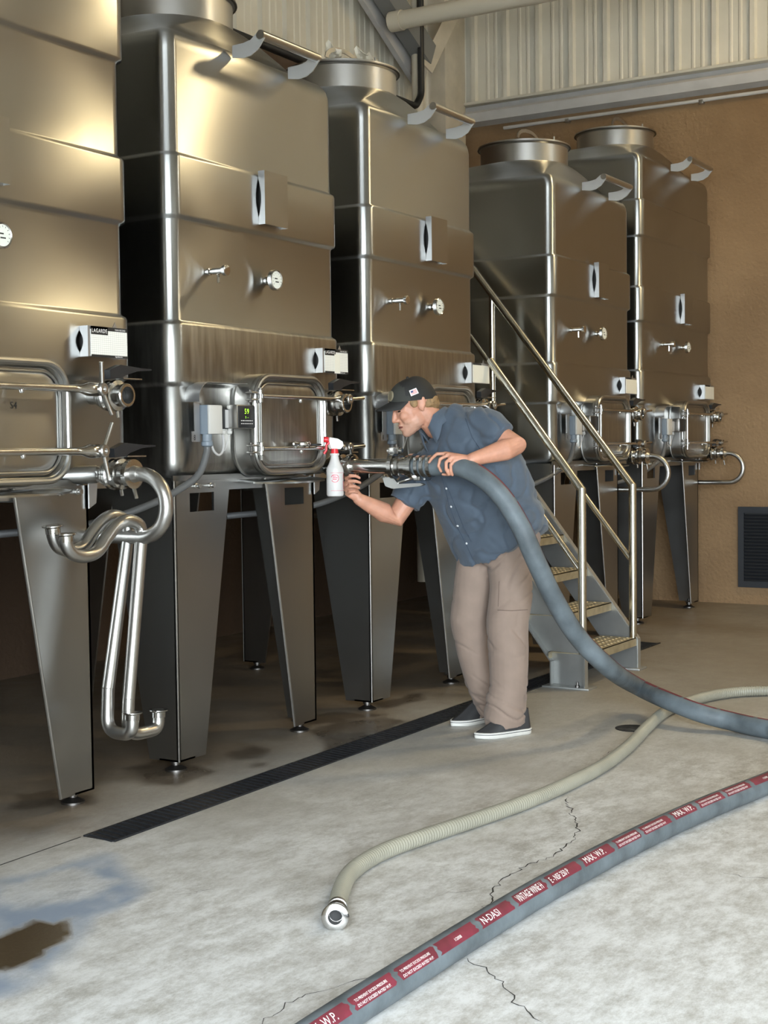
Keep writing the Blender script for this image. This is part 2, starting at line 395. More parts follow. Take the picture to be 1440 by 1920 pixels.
# beam, sill and conduit where the cladding meets the stucco
t = empty('trim_1', (XE, 0, 4.38)); tag(t, kind='structure')
obj('beam_top_lip', MB().bbox(XE-0.10, XE+0.02, YR, YL-0.16, 4.585, 4.612, 0.004), CORR, t)
obj('beam_web', MB().box(XE-0.015, XE+0.03, YR, YL-0.16, 4.40, 4.60), BEAM, t)
obj('beam_flange', MB().prism([(0,4.395),(-0.10,4.42),(-0.115,4.50),(-0.09,4.525),(0,4.53)], lambda p: (XE+p[0], YR, p[1]), lambda p: (XE+p[0], YL-0.16, p[1])), BEAM, t)
cd_ = tag(obj('wall_conduit', MB().tube([(XE-0.03, YL-0.6, 4.345), (XE-0.03, -3, 4.345)], 0.016, 10), BEAM), 'thin grey conduit running along the brown wall under the beam', 'conduit')
for k in range(6): obj('clip', MB().bbox(XE-0.05, XE, 5.2-1.25*k-0.02, 5.2-1.25*k+0.02, 4.315, 4.35, 0.004), SATIN, cd_)
# corner frame: column, braces
e = empty('trim_2', (11.6, YL-0.1, 4.4)); tag(e, kind='structure')
obj('corner_column', MB().bbox(11.58, 11.98, YL-0.22, YL-0.02, 0.0, ZC, 0.01), CREAM, e)
def plank(a, b, wd, th, nrm):       # a flat bar from a to b
    a, b, nrm = Vector(a), Vector(b), Vector(nrm).normalized(); t = (b-a).normalized(); s = t.cross(nrm).normalized()*wd/2; n = nrm*th/2
    return MB().add([a-s-n, a+s-n, a+s+n, a-s+n, b-s-n, b+s-n, b+s+n, b-s+n], [(0,1,2,3),(7,6,5,4),(0,4,5,1),(1,5,6,2),(2,6,7,3),(3,7,4,0)])
obj('knee_brace', plank(on_front(660, -60, 6.24), on_front(792, 150, 6.24), 0.27, 0.05, (0,1,0)), BEAM, e)
obj('rafter', plank(on_front(705, -40, 6.10), on_front(800, 105, 6.10), 0.20, 0.14, (0,1,0)), M('rafter_grey', (0.20, 0.20, 0.195), 0.5), e)
obj('brace_plate', plank(on_front(852, 20, 6.05), on_front(800, 128, 6.05), 0.13, 0.02, (0.5,1,0)), CREAM, e)
obj('rafter_bracket', MB().bbox(10.15, 10.40, 5.9, 6.1, 5.22, 5.42, 0.01), M('bracket_dark', (0.03,0.033,0.04), 0.5), e)
# pipes under the roof
p0 = on_front(741, 40, 6.05); 
pv = empty('roof_pipe', (p0.x, 4, p0.z)); tag(pv, 'cream plastic pipe running level below the roof along the end wall', 'pipe')
obj('pipe', MB().tube([p0, (p0.x, 1.0, p0.z)], 0.075, 18), PVC, pv)
obj('end_cap', MB().lathe(p0+Vector((0,0.05,0)), (0,-1,0), [(0,0.05),(0.01,0.084),(0.12,0.084),(0.12,0.076)], 18), PVC, pv)
tag(obj('tied_conduit', MB().tube([(p0.x-0.03, 5.15, p0.z+0.10), (p0.x-0.03, 1.0, p0.z+0.10)], 0.022, 10), PVC), 'thin cream conduit tied on top of the roof pipe', 'conduit')
d0 = on_front(783, 100, YL-0.32)
dp = tag(obj('downspout', MB().tube([(d0.x, d0.y, ZC), (d0.x, d0.y, 0.2)], 0.055, 18), PVC), 'cream vertical pipe in the corner above the third tank', 'pipe')
b0 = on_front(789, 100, YL-0.40); zz = on_front(780, 200, YL-0.40).z
tag(obj('black_conduit', MB().tube(fillet([(b0.x, b0.y, ZC), (b0.x, b0.y, zz+0.12), (b0.x-0.1, b0.y, zz), (3.0, b0.y, zz)], 0.05), 0.03, 12), BLACKP), 'black conduit along the back wall bending up the corner pipe', 'conduit')

# louvre vent in the stucco wall
v = empty('louvre_vent', (XE, 3.25, 0.148)); tag(v, 'black louvred vent set low in the brown wall', 'vent')
mb = MB().box(XE-0.03, XE+0.0, 2.85, 3.635, 0.148, 0.20).box(XE-0.03, XE, 2.85, 3.635, 0.79, 0.842).box(XE-0.03, XE, 3.585, 3.635, 0.20, 0.79).box(XE-0.03, XE, 2.85, 2.90, 0.20, 0.79)
obj('frame', mb, VENT, v); obj('backing', MB().box(XE-0.006, XE, 2.9, 3.585, 0.2, 0.79), RUBBER, v)
sl = obj('slat', MB().prism([(0,0),(-0.022,-0.018),(-0.024,-0.015),(-0.002,0.004)], lambda p: (XE-0.004+p[0], 2.9, 0.215+p[1]+0.01), lambda p: (XE-0.004+p[0], 3.585, 0.215+p[1]+0.01)), VENT, v)
for k in range(1, 20): shared('slat', sl.data, v, (0, 0, k*0.0288))

# drain channel with bars across
DX0, DX1, DY0, DY1 = 3.78, 9.42, 3.400, 3.553
dr = empty('floor_drain', (5.5, 3.47, 0)); tag(dr, 'long black slotted floor drain in front of the tank legs', 'drain')
obj('channel', MB().box(DX0, DX1, DY0, DY1, -0.03, 0.002), RUBBER, dr)
obj('side_rail', MB().bbox(DX0, DX1, DY0, DY0+0.012, 0.0, 0.006, 0.001), GRATE, dr)
obj('side_rail', MB().bbox(DX0, DX1, DY1-0.012, DY1, 0.0, 0.006, 0.001), GRATE, dr)
sp = 0.0375; n = int((DX1-DX0)/sp)
bar = obj('grate_bar', MB().prism([(-0.015,0.0),(-0.012,0.006),(0.012,0.006),(0.015,0.0)], lambda p: (DX0+0.02+p[0]-0.012, DY0+0.012, p[1]), lambda p: (DX0+0.02+p[0]+0.012, DY1-0.012, p[1])), GRATE, dr, smooth=0)
for k in range(1, n): shared('grate_bar', bar.data, dr, (k*sp, 0, 0))
c0 = on_floor(1186, 1366)
tag(obj('cleanout_cover', MB().lathe((c0.x, c0.y, 0), (0,0,1), [(-0.01,0.085),(0.003,0.085),(0.004,0.078),(0.002,0.074),(0.002,0.01)], 24), GRATE), 'small round black drain cover in the floor beside the tan hose', 'drain cover')

# high-bay lamps (out of the picture, above the aisle)
for i, (x, y, z, pw) in enumerate(HIGH_BAYS):
    lt = bpy.data.lights.new('high_bay_light', 'AREA'); lt.shape = 'DISK'; lt.size = 0.7; lt.energy = pw; lt.color = (1.0, 0.78, 0.44)
    lo = bpy.data.objects.new('high_bay_light', lt); COL.objects.link(lo); lo.location = (x, y, z-0.02)
    h = empty('high_bay_lamp', (x, y, z)); tag(h, ['high-bay lamp hanging over the staircase', 'high-bay lamp hanging over the far side of the aisle', 'high-bay lamp hanging over the near aisle'][i], 'lamp', 'high-bay lamps')
    obj('reflector', MB().lathe((x, y, z), (0,0,1), [(0.0,0.40),(0.0,0.395),(0.18,0.16),(0.30,0.09),(0.30,0.07),(0.32,0.02)], 24), SATIN, h)
    obj('hanger', MB().tube([(x, y, z+0.3), (x, y, ZC)], 0.012, 8), BLACKP, h)

# ------------------------------------------------------------------ tanks
YF, YB = 3.88, 5.45
def card_material():
    m = bpy.data.materials.new('gridded_card'); m.use_nodes = True; nt = m.node_tree; N, L = nt.nodes, nt.links; b = N['Principled BSDF']; b.inputs['Roughness'].default_value = 0.45
    tc = N.new('ShaderNodeTexCoord'); br = N.new('ShaderNodeTexBrick'); sx = N.new('ShaderNodeSeparateXYZ'); cx = N.new('ShaderNodeCombineXYZ')
    L.new(tc.outputs['Object'], sx.inputs[0]); L.new(sx.outputs[0], cx.inputs[0]); L.new(sx.outputs[2], cx.inputs[1]); L.new(cx.outputs[0], br.inputs['Vector'])
    br.offset = 0; br.inputs['Scale'].default_value = 1; br.inputs['Brick Width'].default_value = 0.012; br.inputs['Row Height'].default_value = 0.008; br.inputs['Mortar Size'].default_value = 0.0005
    br.inputs['Color1'].default_value = br.inputs['Color2'].default_value = (0.78, 0.77, 0.70, 1); br.inputs['Mortar'].default_value = (0.42, 0.42, 0.40, 1)
    L.new(br.outputs['Color'], b.inputs['Base Color']); return m
CARDG = card_material()
CARDP = M('plain_card', (0.74, 0.72, 0.62), 0.5)
DIAL = M('dial_face', (0.70, 0.72, 0.66), 0.25)
GREEN = M('green_digits', (0.3, 0.9, 0.05), 0.5, emis=(0.45, 1.0, 0.04), estr=1.3)

def body_rings(x0, x1, bands, top, ringc, ringr):
    R = []; cx, cy = ringc
    def ring(z, ins, r=0.065): R.append([Vector((p[0], p[1], z)) for p in rrect(x0+ins, x1-ins, YF+ins, YB-ins, max(0.02, r-ins*0.4), 8)])
    for z, i in ((1.262, 0.30), (1.264, 0.10), (1.272, 0.05), (1.288, 0.022), (1.31, 0.006), (1.34, 0)): ring(z, i)
    for a, b in bands:
        ring(a-0.012, 0); ring(a-0.004, -0.004); ring(a+0.004, -0.016); ring(a+0.014, -0.019); ring(b-0.014, -0.019); ring(b-0.004, -0.016); ring(b+0.004, -0.004); ring(b+0.012, 0)
    for z, i in ((-0.085, 0), (-0.06, 0.003), (-0.035, 0.010), (-0.014, 0.024), (0.003, 0.044), (0.017, 0.075), (0.032, 0.13)): ring(top+z, i)
    n = 9
    for k in range(1, 5):
        t = k/4; rr = []
        for q, p in enumerate(R[-1 if k == 1 else -k]):
            c, j = divmod(q, n); a = math.radians(c*90+90*j/8)
            e = Vector((cx+ringr*math.cos(a), cy+ringr*math.sin(a), top+0.20)); v = p.lerp(e, t); v.z = p.z+(e.z-p.z)*(1-(1-t)**1.3); rr.append(v)
        R.append(rr)
    return R

def leg(T, corner, sx, sy, hole):
    cx, cy = corner; t = 0.012; zt, zb = 1.262, 0.05; e = None
    mb = MB()
    def fx(d): return cx+sx*d
    def fy(d): return cy+sy*d
    wt, wb = 0.395, 0.185
    def wid(z): return wb+(wt-wb)*(z-zb)/(zt-zb)
    h0, h1, hz0, hz1 = (0.105, 0.275, 1.126, 1.208) if hole else (0.1, 0.1, 1.13, 1.13)
    def quad(pts): mb.prism(pts, lambda p: (fx(p[0]), cy, p[1]), lambda p: (fx(p[0]), cy+sy*t, p[1]))
    if hole:
        if sx < 0: h0, h1 = 0.085, 0.245
        quad([(0,hz1),(wid(hz1),hz1),(wid(zt),zt),(0,zt)]); quad([(0,zb),(wb,zb),(wid(hz0),hz0),(0,hz0)])
        quad([(0,hz0),(h0,hz0),(h0,hz1),(0,hz1)]); quad([(h1,hz0),(wid(hz0),hz0),(wid(hz1),hz1),(h1,hz1)])
    else: quad([(0,zb),(wb,zb),(wt,zt),(0,zt)])
    pl = obj('leg', mb, LEGST, T, smooth=0)
    sw, sb = 0.37, 0.165
    obj('side_plate', MB().prism([(0,zb),(sb,zb),(sw,zt),(0,zt)], lambda p: (cx, fy(p[0]), p[1]), lambda p: (fx(t), fy(p[0]), p[1])), LEGST, pl, smooth=0)
    # bright folded edge along the corner
    ce = [(fx(0.002), fy(0.002), zb), (fx(0.002), fy(0.002), zt)] if sx > 0 or sy < 0 else [(fx(wb), fy(0.004), zb), (fx(wt), fy(0.004), zt)]
    obj('folded_edge', MB().tube(ce, 0.0045 if sx > 0 else 0.007, 8), SATIN, pl)
    fo = (fx(0.055), fy(0.065))
    obj('foot', MB().lathe((*fo, 0), (0,0,1), [(0,0.048),(0.008,0.048),(0.014,0.036),(0.024,0.018),(0.03,0.018),(0.032,0.024),(0.05,0.024),(0.052,0.012),(0.075,0.012)], 16), DARKST, pl)
    obj('bottom_edge', MB().prism([(0,0),(0.11,0),(0.09,0.09),(0,0.11)], lambda p: (fx(p[0]), fy(p[1]), zb), lambda p: (fx(p[0]), fy(p[1]), zb+0.008)), LEGST, pl, smooth=0)
    return pl

def rim_path(xl, xr, z0, z1, r, y, n=8): return [Vector((p[0], y, p[1])) for p in rrect(xl, xr, z0, z1, r, n)]
def ring_tube(path, r, seg=10):      # closed tube along a planar path in x-z
    n = len(path); rs = []
    for i, p in enumerate(path):
        t = (path[(i+1) % n]-path[i-1]).normalized(); nn = Vector((0,1,0)); b = t.cross(nn)
        rs.append([p+(nn*math.cos(2*PI*k/seg)+b*math.sin(2*PI*k/seg))*r for k in range(seg)])
    return MB().rings(rs, cap=False, closed=True)

def manway(T, xl, xr, z0, z1, wing, s, mark=None):
    yd = 3.768
    fr = obj('manway_collar', MB().rings([[Vector((p[0], y, p[1])) for p in rrect(xl-g, xr+g, z0-g, z1+g, 0.125+g, 10)] for y, g in ((3.90, 0.0), (3.80, 0.0), (3.785, -0.004), (3.785, -0.02), (3.80, -0.02))], cap=False), SATIN, T)
    obj('weld_flange', ring_tube(rim_path(xl, xr, z0, z1, 0.125, YF-0.004), 0.009, 8), STEEL, fr)
    dr = obj('manway_door', MB().rings([[Vector((p[0], y, p[1])) for p in rrect(xl+g, xr-g, z0+g, z1-g, 0.125-g*0.6, 10)] for y, g in ((3.79, 0.0), (3.772, 0.0), (3.762, 0.006), (3.758, 0.016), (3.762, 0.026), (3.776, 0.034), (3.778, 0.045), (3.772, 0.06), (3.770, 0.075))]), STEEL_D if not wing else STEEL, T)
    obj('rim', ring_tube(rim_path(xl+0.012, xr-0.012, z0+0.012, z1-0.012, 0.115, 3.762), 0.013), RIMST, dr)
    obj('inner_rim', ring_tube(rim_path(xl+0.045, xr-0.045, z0+0.045, z1-0.045, 0.09, 3.772), 0.005, 8), RIMST, dr)
    if mark:
        obj('stencil_mark', text_mb(mark, 0.036, lambda a, b: (xr-0.30+a, 3.7685, 1.553+b)), INK, dr, smooth=0)
    for k, z in enumerate((1.632, 1.396)):
        xe = xr+0.105*s
        rd = obj('clamp_bar', MB().tube([(xl+0.02, 3.728, z), (xr-0.02, 3.728, z), (xr+0.02, 3.726, z), (xr+0.055, 3.724, z), (xe, 3.72, z), (xe+0.005, 3.72, z)], 0.012, 12, rad=[(1.3 if wing else 1)*q for q in (0.010, 0.011, 0.012, 0.021, 0.021, 0.018)]), POL, T)
        obj('bar_stud', MB().lathe(((xl+xr)/2+0.03, 3.728, z-0.024), (0,0,1), [(0,0.007),(0.008,0.010),(0.014,0.010),(0.03,0.005)], 10), POL, rd)
        hb = Vector((xe+0.004, 3.70, z))
        obj('hand_nut', MB().lathe((xe+0.004, 3.745, z), (0,-1,0), [(0,0.018),(0.01,0.025),(0.055,0.025),(0.06,0.02),(0.06,0.010),(0.052,0.009)], 16), SATIN, rd)
        spk = ((100, 0.105), (-70, 0.105)) if wing == 1 and k == 0 else ((72, 0.115), (-85, 0.115)) if wing == 1 else ((4, 0.115), (184, 0.04))
        for ang, ln in spk:
            a = math.radians(ang); d = Vector((math.cos(a), -0.15, math.sin(a))).normalized()
            obj('nut_handle', MB().tube([hb+d*0.015, hb+d*ln], 0.0085, 10), POL, rd)
        # hinge on the left
        hg = obj('hinge', MB().bbox(xl-0.045, xl+0.035, 3.735, 3.775, z-0.02, z-0.011, 0.003).bbox(xl-0.045, xl+0.035, 3.735, 3.775, z+0.011, z+0.02, 0.003), SATIN, T)
        obj('hinge_barrel', MB().lathe((xl+0.02, 3.738, z-0.03), (0,0,1), [(0,0.012),(0.002,0.016),(0.02,0.016),(0.021,0.011),(0.039,0.011),(0.04,0.016),(0.058,0.016),(0.06,0.012)], 12), RIMST, hg)
        obj('hinge_bolt', MB().lathe((xl-0.03, 3.755, z-0.028), (0,0,1), [(0,0.011),(0.008,0.011),(0.009,0.006),(0.047,0.006),(0.048,0.011),(0.056,0.011)], 8), DARKST, hg)
    obj('hinge_pin', MB().tube([(xl+0.02, 3.738, 1.345), (xl+0.02, 3.738, 1.67)], 0.0085, 10), RIMST, T)
    # drip tray under the door
    P = [(xl+0.03, 3.90), (xl+0.05, 3.80)] + [((xl+xr)/2+0.02+(xr-xl)/2*math.cos(a), 3.80-0.075*math.sin(a)) for a in [math.radians(180-10*k) for k in range(1, 18)]] + [(xr+0.04, 3.80), (xr+0.05, 3.90)]
    obj('drip_tray', MB().prism(P, lambda p: (p[0], p[1], 1.233+(p[1]-3.72)*0.10), lambda p: (p[0], p[1], 1.241+(p[1]-3.72)*0.10)), STEEL, T)

def holder(T, x, z0, z1, w_, out, card, s):   # a folded sheet holder: side cheeks with a lens opening, face plate
    yf = YF-0.019 if z0 > 2.0 else YF-0.019; yo = yf-out; zc = (z0+z1)/2; hh = (z1-z0)/2
    n = 10; rh = hh*0.72; mb = MB()
    # left cheek with lens-shaped cut on its wall side
    lens = [(yf-0.001-out*0.42*max(0, math.cos(PI/2*k/n)), zc+rh*k/n) for k in range(-n, n+1)]
    poly = [(yo, z0), (yf, z0)]+[(min(yf, p[0]), p[1]) for p in lens]+[(yf, z1), (yo, z1)]
    mb.prism(poly, lambda p: (x, p[0], p[1]), lambda p: (x+0.002, p[0], p[1]))
    pl = obj('label_holder', mb, BRIGHT, T, smooth=0)
    obj('holder_inside', MB().box(x+0.012, x+0.014, yo+0.002, yf, z0+0.002, z1-0.002), RUBBER, pl, smooth=0)  # black sheet stands in for the shade inside the holder
    obj('face_plate', MB().box(x, x+w_, yo-0.0015, yo, z0, z1).box(x+w_-0.002, x+w_, yo, yf, z0, z1), BRIGHT if card else STEEL, pl, smooth=0)
    return pl, yo-0.0015

def valve(T, x, z, y0, cap, s):       # butterfly valve pointing out into the aisle
    vb = obj('butterfly_valve', MB().lathe((x, y0, z), (0,-1,0), [(-0.02,0.032),(0.045,0.032),(0.05,0.044),(0.06,0.048),(0.066,0.048),(0.07,0.041),(0.078,0.041),(0.082,0.060),(0.098,0.062),(0.104,0.056),(0.122,0.056),(0.128,0.062),(0.143,0.060),(0.148,0.044),(0.165,0.040),(0.170,0.046),(0.186,0.047),(0.190,0.043),(0.190,0.034),(0.15,0.031)], 26), POL, T)
    obj('valve_disc', MB().lathe((x, y0-0.151, z), (0,-1,0), [(0,0.0300),(0.001,0.0305),(0.002,0.02)], 20), RUBBER, vb)  # coloured black to stand for the dark hollow of the open end
    obj('lever', MB().prism([(-0.03,0.065),(-0.032,0.10),(0.03,0.122),(0.15,0.113),(0.215,0.112),(0.215,0.106),(0.13,0.10),(0.06,0.082),(0.03,0.068)], lambda p: (x+p[0], y0-0.13, z+p[1]), lambda p: (x+p[0], y0-0.10, z+p[1])), BLACKP, vb)
    obj('lock_plate', MB().box(x+0.04, x+0.15, y0-0.135, y0-0.095, z+0.066, z+0.071), SATIN, vb, smooth=0)
    obj('clamp_screw', MB().tube([(x+0.02, y0-0.115, z-0.055), (x+0.025, y0-0.115, z-0.085)], 0.007, 8), POL, vb)
    return vb
def ferrule(p, d, r, ln=0.03): return MB().lathe(p, d, [(-ln, r+0.002), (-0.010, r+0.002), (-0.004, r+0.013), (0.0, r+0.013), (0.0, r-0.004), (-ln*0.8, r-0.005)], 22)

def control_unit(T, u, s, digits):
    x = u-0.185
    br = obj('mounting_bracket', MB().prism([(0,1.43),(0.055,1.43),(0.055,1.60),(0.018,1.60),(0.018,1.475),(0,1.475)], lambda p: (x+p[0]*s, 3.835, p[1]), lambda p: (x+p[0]*s, 3.838, p[1])).box(x+0.053*s, x+0.056*s, 3.836, 3.862, 1.43, 1.60), BRIGHT, T, smooth=0)
    obj('bracket_number', text_mb('8', 0.034, lambda a, b: (x+0.010+a*0.8, 3.834, 1.437+b)), INK, br, smooth=0)
    bx = obj('junction_box', MB().bbox(x+0.062*s, x+0.155*s, 3.80, 3.86, 1.462, 1.590, 0.005), GREYP, T)
    obj('box_cover', MB().bbox(x+0.063*s, x+0.154*s, 3.786, 3.80, 1.463, 1.589, 0.004), LGREYP, bx)
    obj('cable_gland', MB().lathe((x+0.085*s, 3.82, 1.463), (0,0,-1), [(0,0.022),(0.03,0.022),(0.034,0.026),(0.05,0.026),(0.055,0.018)], 14), GREYP, bx)
    sd = obj('relay', MB().bbox(x+0.175*s, x+0.215*s, 3.80, 3.86, 1.485, 1.575, 0.003), BLACKP, T)
    obj('relay_label', MB().box(x+0.19*s, x+0.212*s, 3.7985, 3.80, 1.49, 1.57), WIRE, sd, smooth=0)
    ds = obj('display_unit', MB().bbox(x+0.212*s, x+0.345*s, 3.752, 3.81, 1.487, 1.592, 0.006), SATIN, T)
    obj('display_screen', MB().bbox(x+0.220*s, x+0.343*s, 3.748, 3.754, 1.490, 1.588, 0.003), BLACKP, ds)
    if digits:
        obj('display_digits', text_mb('59', 0.032, lambda a, b: (x+0.262*s+a, 3.7472, 1.552+b), space=1.15).merge(text_mb('5  --', 0.014, lambda a, b: (x+0.268*s+a, 3.7472, 1.532+b))), GREEN, ds, smooth=0)
        mb = MB()
        for zz in (1.520, 1.507):
            for k in range(7): mb.box(x+(0.236+0.013*k)*s, x+(0.236+0.013*k+0.009)*s, 3.7471, 3.7475, zz, zz+0.003)
        obj('display_print', mb, WHITEINK, ds, smooth=0)
    for k in (0, 1):
        gx = x+(0.19+0.05*k)*s
        obj('wire_gland', MB().lathe((gx, 3.815, 1.487), (0,0,-1), [(0,0.010),(0.008,0.010),(0.010,0.013),(0.022,0.012),(0.026,0.006)], 10), LGREYP, ds)
    obj('wire', MB().tube(spline([(x+0.19*s, 3.815, 1.465), (x+0.196*s, 3.815, 1.42), (x+0.185*s, 3.815, 1.385), (x+0.155*s, 3.815, 1.372), (x+0.12*s, 3.815, 1.395), (x+0.105*s, 3.815, 1.44)], 6), 0.0055, 8), WIRE, ds)
    obj('wire', MB().tube(spline([(x+0.24*s, 3.815, 1.465), (x+0.232*s, 3.82, 1.43), (x+0.22*s, 3.83, 1.39)], 6), 0.003, 6), WIRE, ds)
    # curved rain hood over the boxes, running into the manway collar
    P = [(0.02, 3.878)]; mb = MB(); R0, R1 = [], []
    for k in range(9):
        a = PI/2*k/8; R0.append((x+0.085*s-0.075*s*math.cos(a), 1.615+0.075*math.sin(a)))
    R0 = [(x+0.01*s, 1.605)]+R0+[(x+0.36*s, 1.69)]
    rs = []
    for px, pz in R0: rs.append([(px, 3.885, pz), (px, 3.80, pz), (px+0.002, 3.80, pz-0.003), (px+0.002, 3.885, pz-0.003)])
    obj('hood', mb.rings([[Vector(q) for q in r] for r in rs]), BRIGHT, T)
    # conduit from the junction box down behind the neighbouring leg
    c0 = Vector((x+0.085*s, 3.82, 1.42))
    obj('conduit', MB().tube(spline([c0, c0+Vector((-0.005,0,-0.04)), c0+Vector((-0.05,0.01,-0.13)), c0+Vector((-0.14,0.04,-0.19)), c0+Vector((-0.30,0.10,-0.26)), c0+Vector((-0.5,0.25,-0.33)), c0+Vector((-0.8,0.5,-0.36))], 8), 0.016, 12), CONDUIT, T)

def tank(label, x0, x1, u, s, tall, door=None, unit=True, digits=False, wing=0, mark=None, outlet='pipe', dirty=False, cardtext=0, cardx=None, gdx=0.0, hdx=0.0, pr=0.019, dz=0.0, rhole=True):
    xm = (x0+x1)/2; T = empty('wine_tank', (xm, (YF+YB)/2, 0)); tag(T, label, 'tank')
    top = 3.62 if tall else 3.20
    bands = [(1.70+dz,1.96+dz),(2.335+dz,2.60+dz),(2.985+dz,3.262+dz)] if tall else [(1.677,1.944),(2.393,2.66)]
    rc = (xm+0.02, 4.42); rr = 0.315
    b = obj('body', MB().rings(body_rings(x0, x1, bands, top, rc, rr)), STEEL, T, smooth=50)
    if dirty:
        b.data.materials.append(STEEL_D); zs = b.location.z
        for p in b.data.polygons:
            if p.center.z < 1.95: p.material_index = 1
    z0 = top+0.185
    cl = obj('manhole_collar', MB().lathe((*rc, z0), (0,0,1), [(0,rr),(0.135,rr),(0.14,rr+0.006),(0.15,rr+0.018),(0.16,rr+0.018),(0.165,rr+0.005),(0.17,rr-0.02),(0.172,rr-0.05),(0.19,0.15),(0.193,0.02)], 48), SATIN, T, smooth=40)
    obj('gasket_ring', MB().lathe((*rc, z0+0.143), (0,0,1), [(0,rr+0.004),(0.002,rr+0.022),(0.008,rr+0.022),(0.010,rr+0.004)], 48), DARKST, cl)
    for k in range(3):
        a = math.radians(-100+70*k); p = (rc[0]+0.26*math.cos(a), rc[1]+0.26*math.sin(a))
        obj('lid_knob', MB().lathe((*p, z0+0.17), (0,0,1), [(0,0.006),(0.03,0.006),(0.032,0.022),(0.04,0.024),(0.044,0.012)] if k == 1 else [(0,0.006),(0.035,0.006)], 12), SATIN, cl)
    P = [(0.20*math.cos(a), 0.085*math.sin(a)) for a in [PI*k/10 for k in range(11)]]+[(-0.17*math.cos(PI*k/10), 0.06*math.sin(PI*k/10)) for k in range(11)]
    obj('lid_handle', MB().prism(P, lambda p: (rc[0]-0.12+p[0], rc[1]-0.1, z0+0.172+p[1]), lambda p: (rc[0]-0.12+p[0], rc[1]-0.094, z0+0.172+p[1])), SATIN, cl)
    # hanging rail
    rz = 3.61 if tall else 3.19
    ra, rb = u+0.216*s, u+0.655*s+ (0.03 if s > 1 else 0)
    PR = [(-0.002,-0.032),(-0.002,0.022),(0.06,0.024),(0.10,0.032),(0.135,0.058),(0.162,0.064),(0.180,0.05),(0.176,0.028),(0.14,-0.015),(0.10,-0.036),(0.06,-0.042)]
    rl = obj('hanging_rail', MB().tube([(ra-0.012, YF-0.160, rz+0.044), (rb+0.012, YF-0.160, rz+0.044)], 0.021, 14), SATIN, T)
    for xx in (ra, rb):
        obj('rail_bracket', MB().prism(PR, lambda p: (xx-0.003, YF-p[0], rz+p[1]), lambda p: (xx+0.003, YF-p[0], rz+p[1])), RAILB, rl, smooth=0)
    # sampling valve, thermometer
    sv = obj('sampling_valve', MB().lathe((u, YF, 2.178), (0,-1,0), [(-0.01,0.013),(0.006,0.013),(0.008,0.017),(0.016,0.017),(0.018,0.011),(0.03,0.011),(0.032,0.014),(0.09,0.014),(0.092,0.024),(0.108,0.024),(0.11,0.018)], 18), POL, T)
    obj('spout', MB().tube([(u, YF-0.06, 2.168), (u, YF-0.06, 2.125)], 0.006, 8), POL, sv)
    gx = u+0.442*s+gdx
    gg = obj('thermometer', MB().lathe((gx, YF, 2.18), (0,-1,0), [(-0.01,0.017),(0.004,0.017),(0.006,0.021),(0.014,0.021),(0.016,0.012),(0.036,0.012),(0.038,0.030),(0.042,0.048),(0.062,0.048),(0.065,0.044),(0.062,0.040)], 26), POL, T)
    dl = obj('dial', MB().lathe((gx, YF-0.060, 2.18), (0,-1,0), [(0,0.041),(0.002,0.040),(0.0025,0.01)], 26), DIAL, gg)
    mb = MB()
    for k in range(11):
        a = math.radians(-40+26*k); c, s_ = math.cos(a), math.sin(a)
        mb.add([(gx+c*0.029-s_*0.001, YF-0.0634, 2.18+s_*0.029+c*0.001), (gx+c*0.036-s_*0.001, YF-0.0634, 2.18+s_*0.036+c*0.001), (gx+c*0.036+s_*0.001, YF-0.0634, 2.18+s_*0.036-c*0.001), (gx+c*0.029+s_*0.001, YF-0.0634, 2.18+s_*0.029-c*0.001)], [(0,1,2,3)])
    mb.box(gx-0.018, gx+0.004, YF-0.0638, YF-0.0633, 2.183, 2.188).box(gx-0.012, gx+0.014, YF-0.0638, YF-0.0633, 2.168, 2.173)
    obj('dial_marks', mb, INK, gg, smooth=0)
    # label holders
    holder(T, u+0.366*s+hdx, 2.43 if not tall else 2.37, 2.675 if not tall else 2.61, 0.185*s, 0.035, False, s)
    cx = cardx if cardx is not None else u+0.82*s
    pl, yo = holder(T, cx, 1.765, 1.885, 0.225*s, 0.042, True, s)
    cg = obj('record_card', MB().box(cx+0.015, cx+0.225*s, yo-0.003, yo, 1.768, 1.872), CARDG if cardtext else CARDP, pl, smooth=0)
    yo -= 0.003
    if cardtext:
        ws = 0.21*s
        obj('card_header', MB().box(cx+0.015, cx+0.015+ws*0.46, yo-0.0006, yo, 1.852, 1.884).box(cx+0.015, cx+0.225*s, yo-0.0006, yo, 1.869, 1.884).box(cx+0.015, cx+0.225*s, yo-0.0006, yo, 1.765, 1.774), INK, pl, smooth=0)
        obj('card_title', text_mb('LAGARDE', 0.022, lambda a, b_: (cx+0.019+a*0.80, yo-0.001, 1.860+b_), space=1.18), WHITEINK, pl, smooth=0)
        for bd_, zz_ in (('TANK RECORD', 1.8725), ('lagarde.com', 1.767)): obj('card_small_print', text_mb(bd_, 0.009, lambda a, b_: (cx+ws*0.72+a, yo-0.001, zz_+b_)), WHITEINK, pl, smooth=0)
        if cardtext == 2: obj('card_note', MB().box(cx+0.10, cx+0.15, yo-0.002, yo-0.0007, 1.765, 1.858), CARDP, pl, smooth=0)
    else:
        obj('card_header', MB().box(cx+0.015, cx+0.12*s, yo-0.0006, yo, 1.872, 1.884), INK, pl, smooth=0)
    obj('holder_tip', MB().prism([(-0.014,0),(0.014,0),(0,0.022)], lambda p: (cx+0.165*s+p[0], yo+0.01, 1.885+p[1]), lambda p: (cx+0.165*s+p[0], yo+0.012, 1.885+p[1])), BRIGHT, pl, smooth=0)
    # frame
    xl, xr = x0-0.022, u+0.795*s
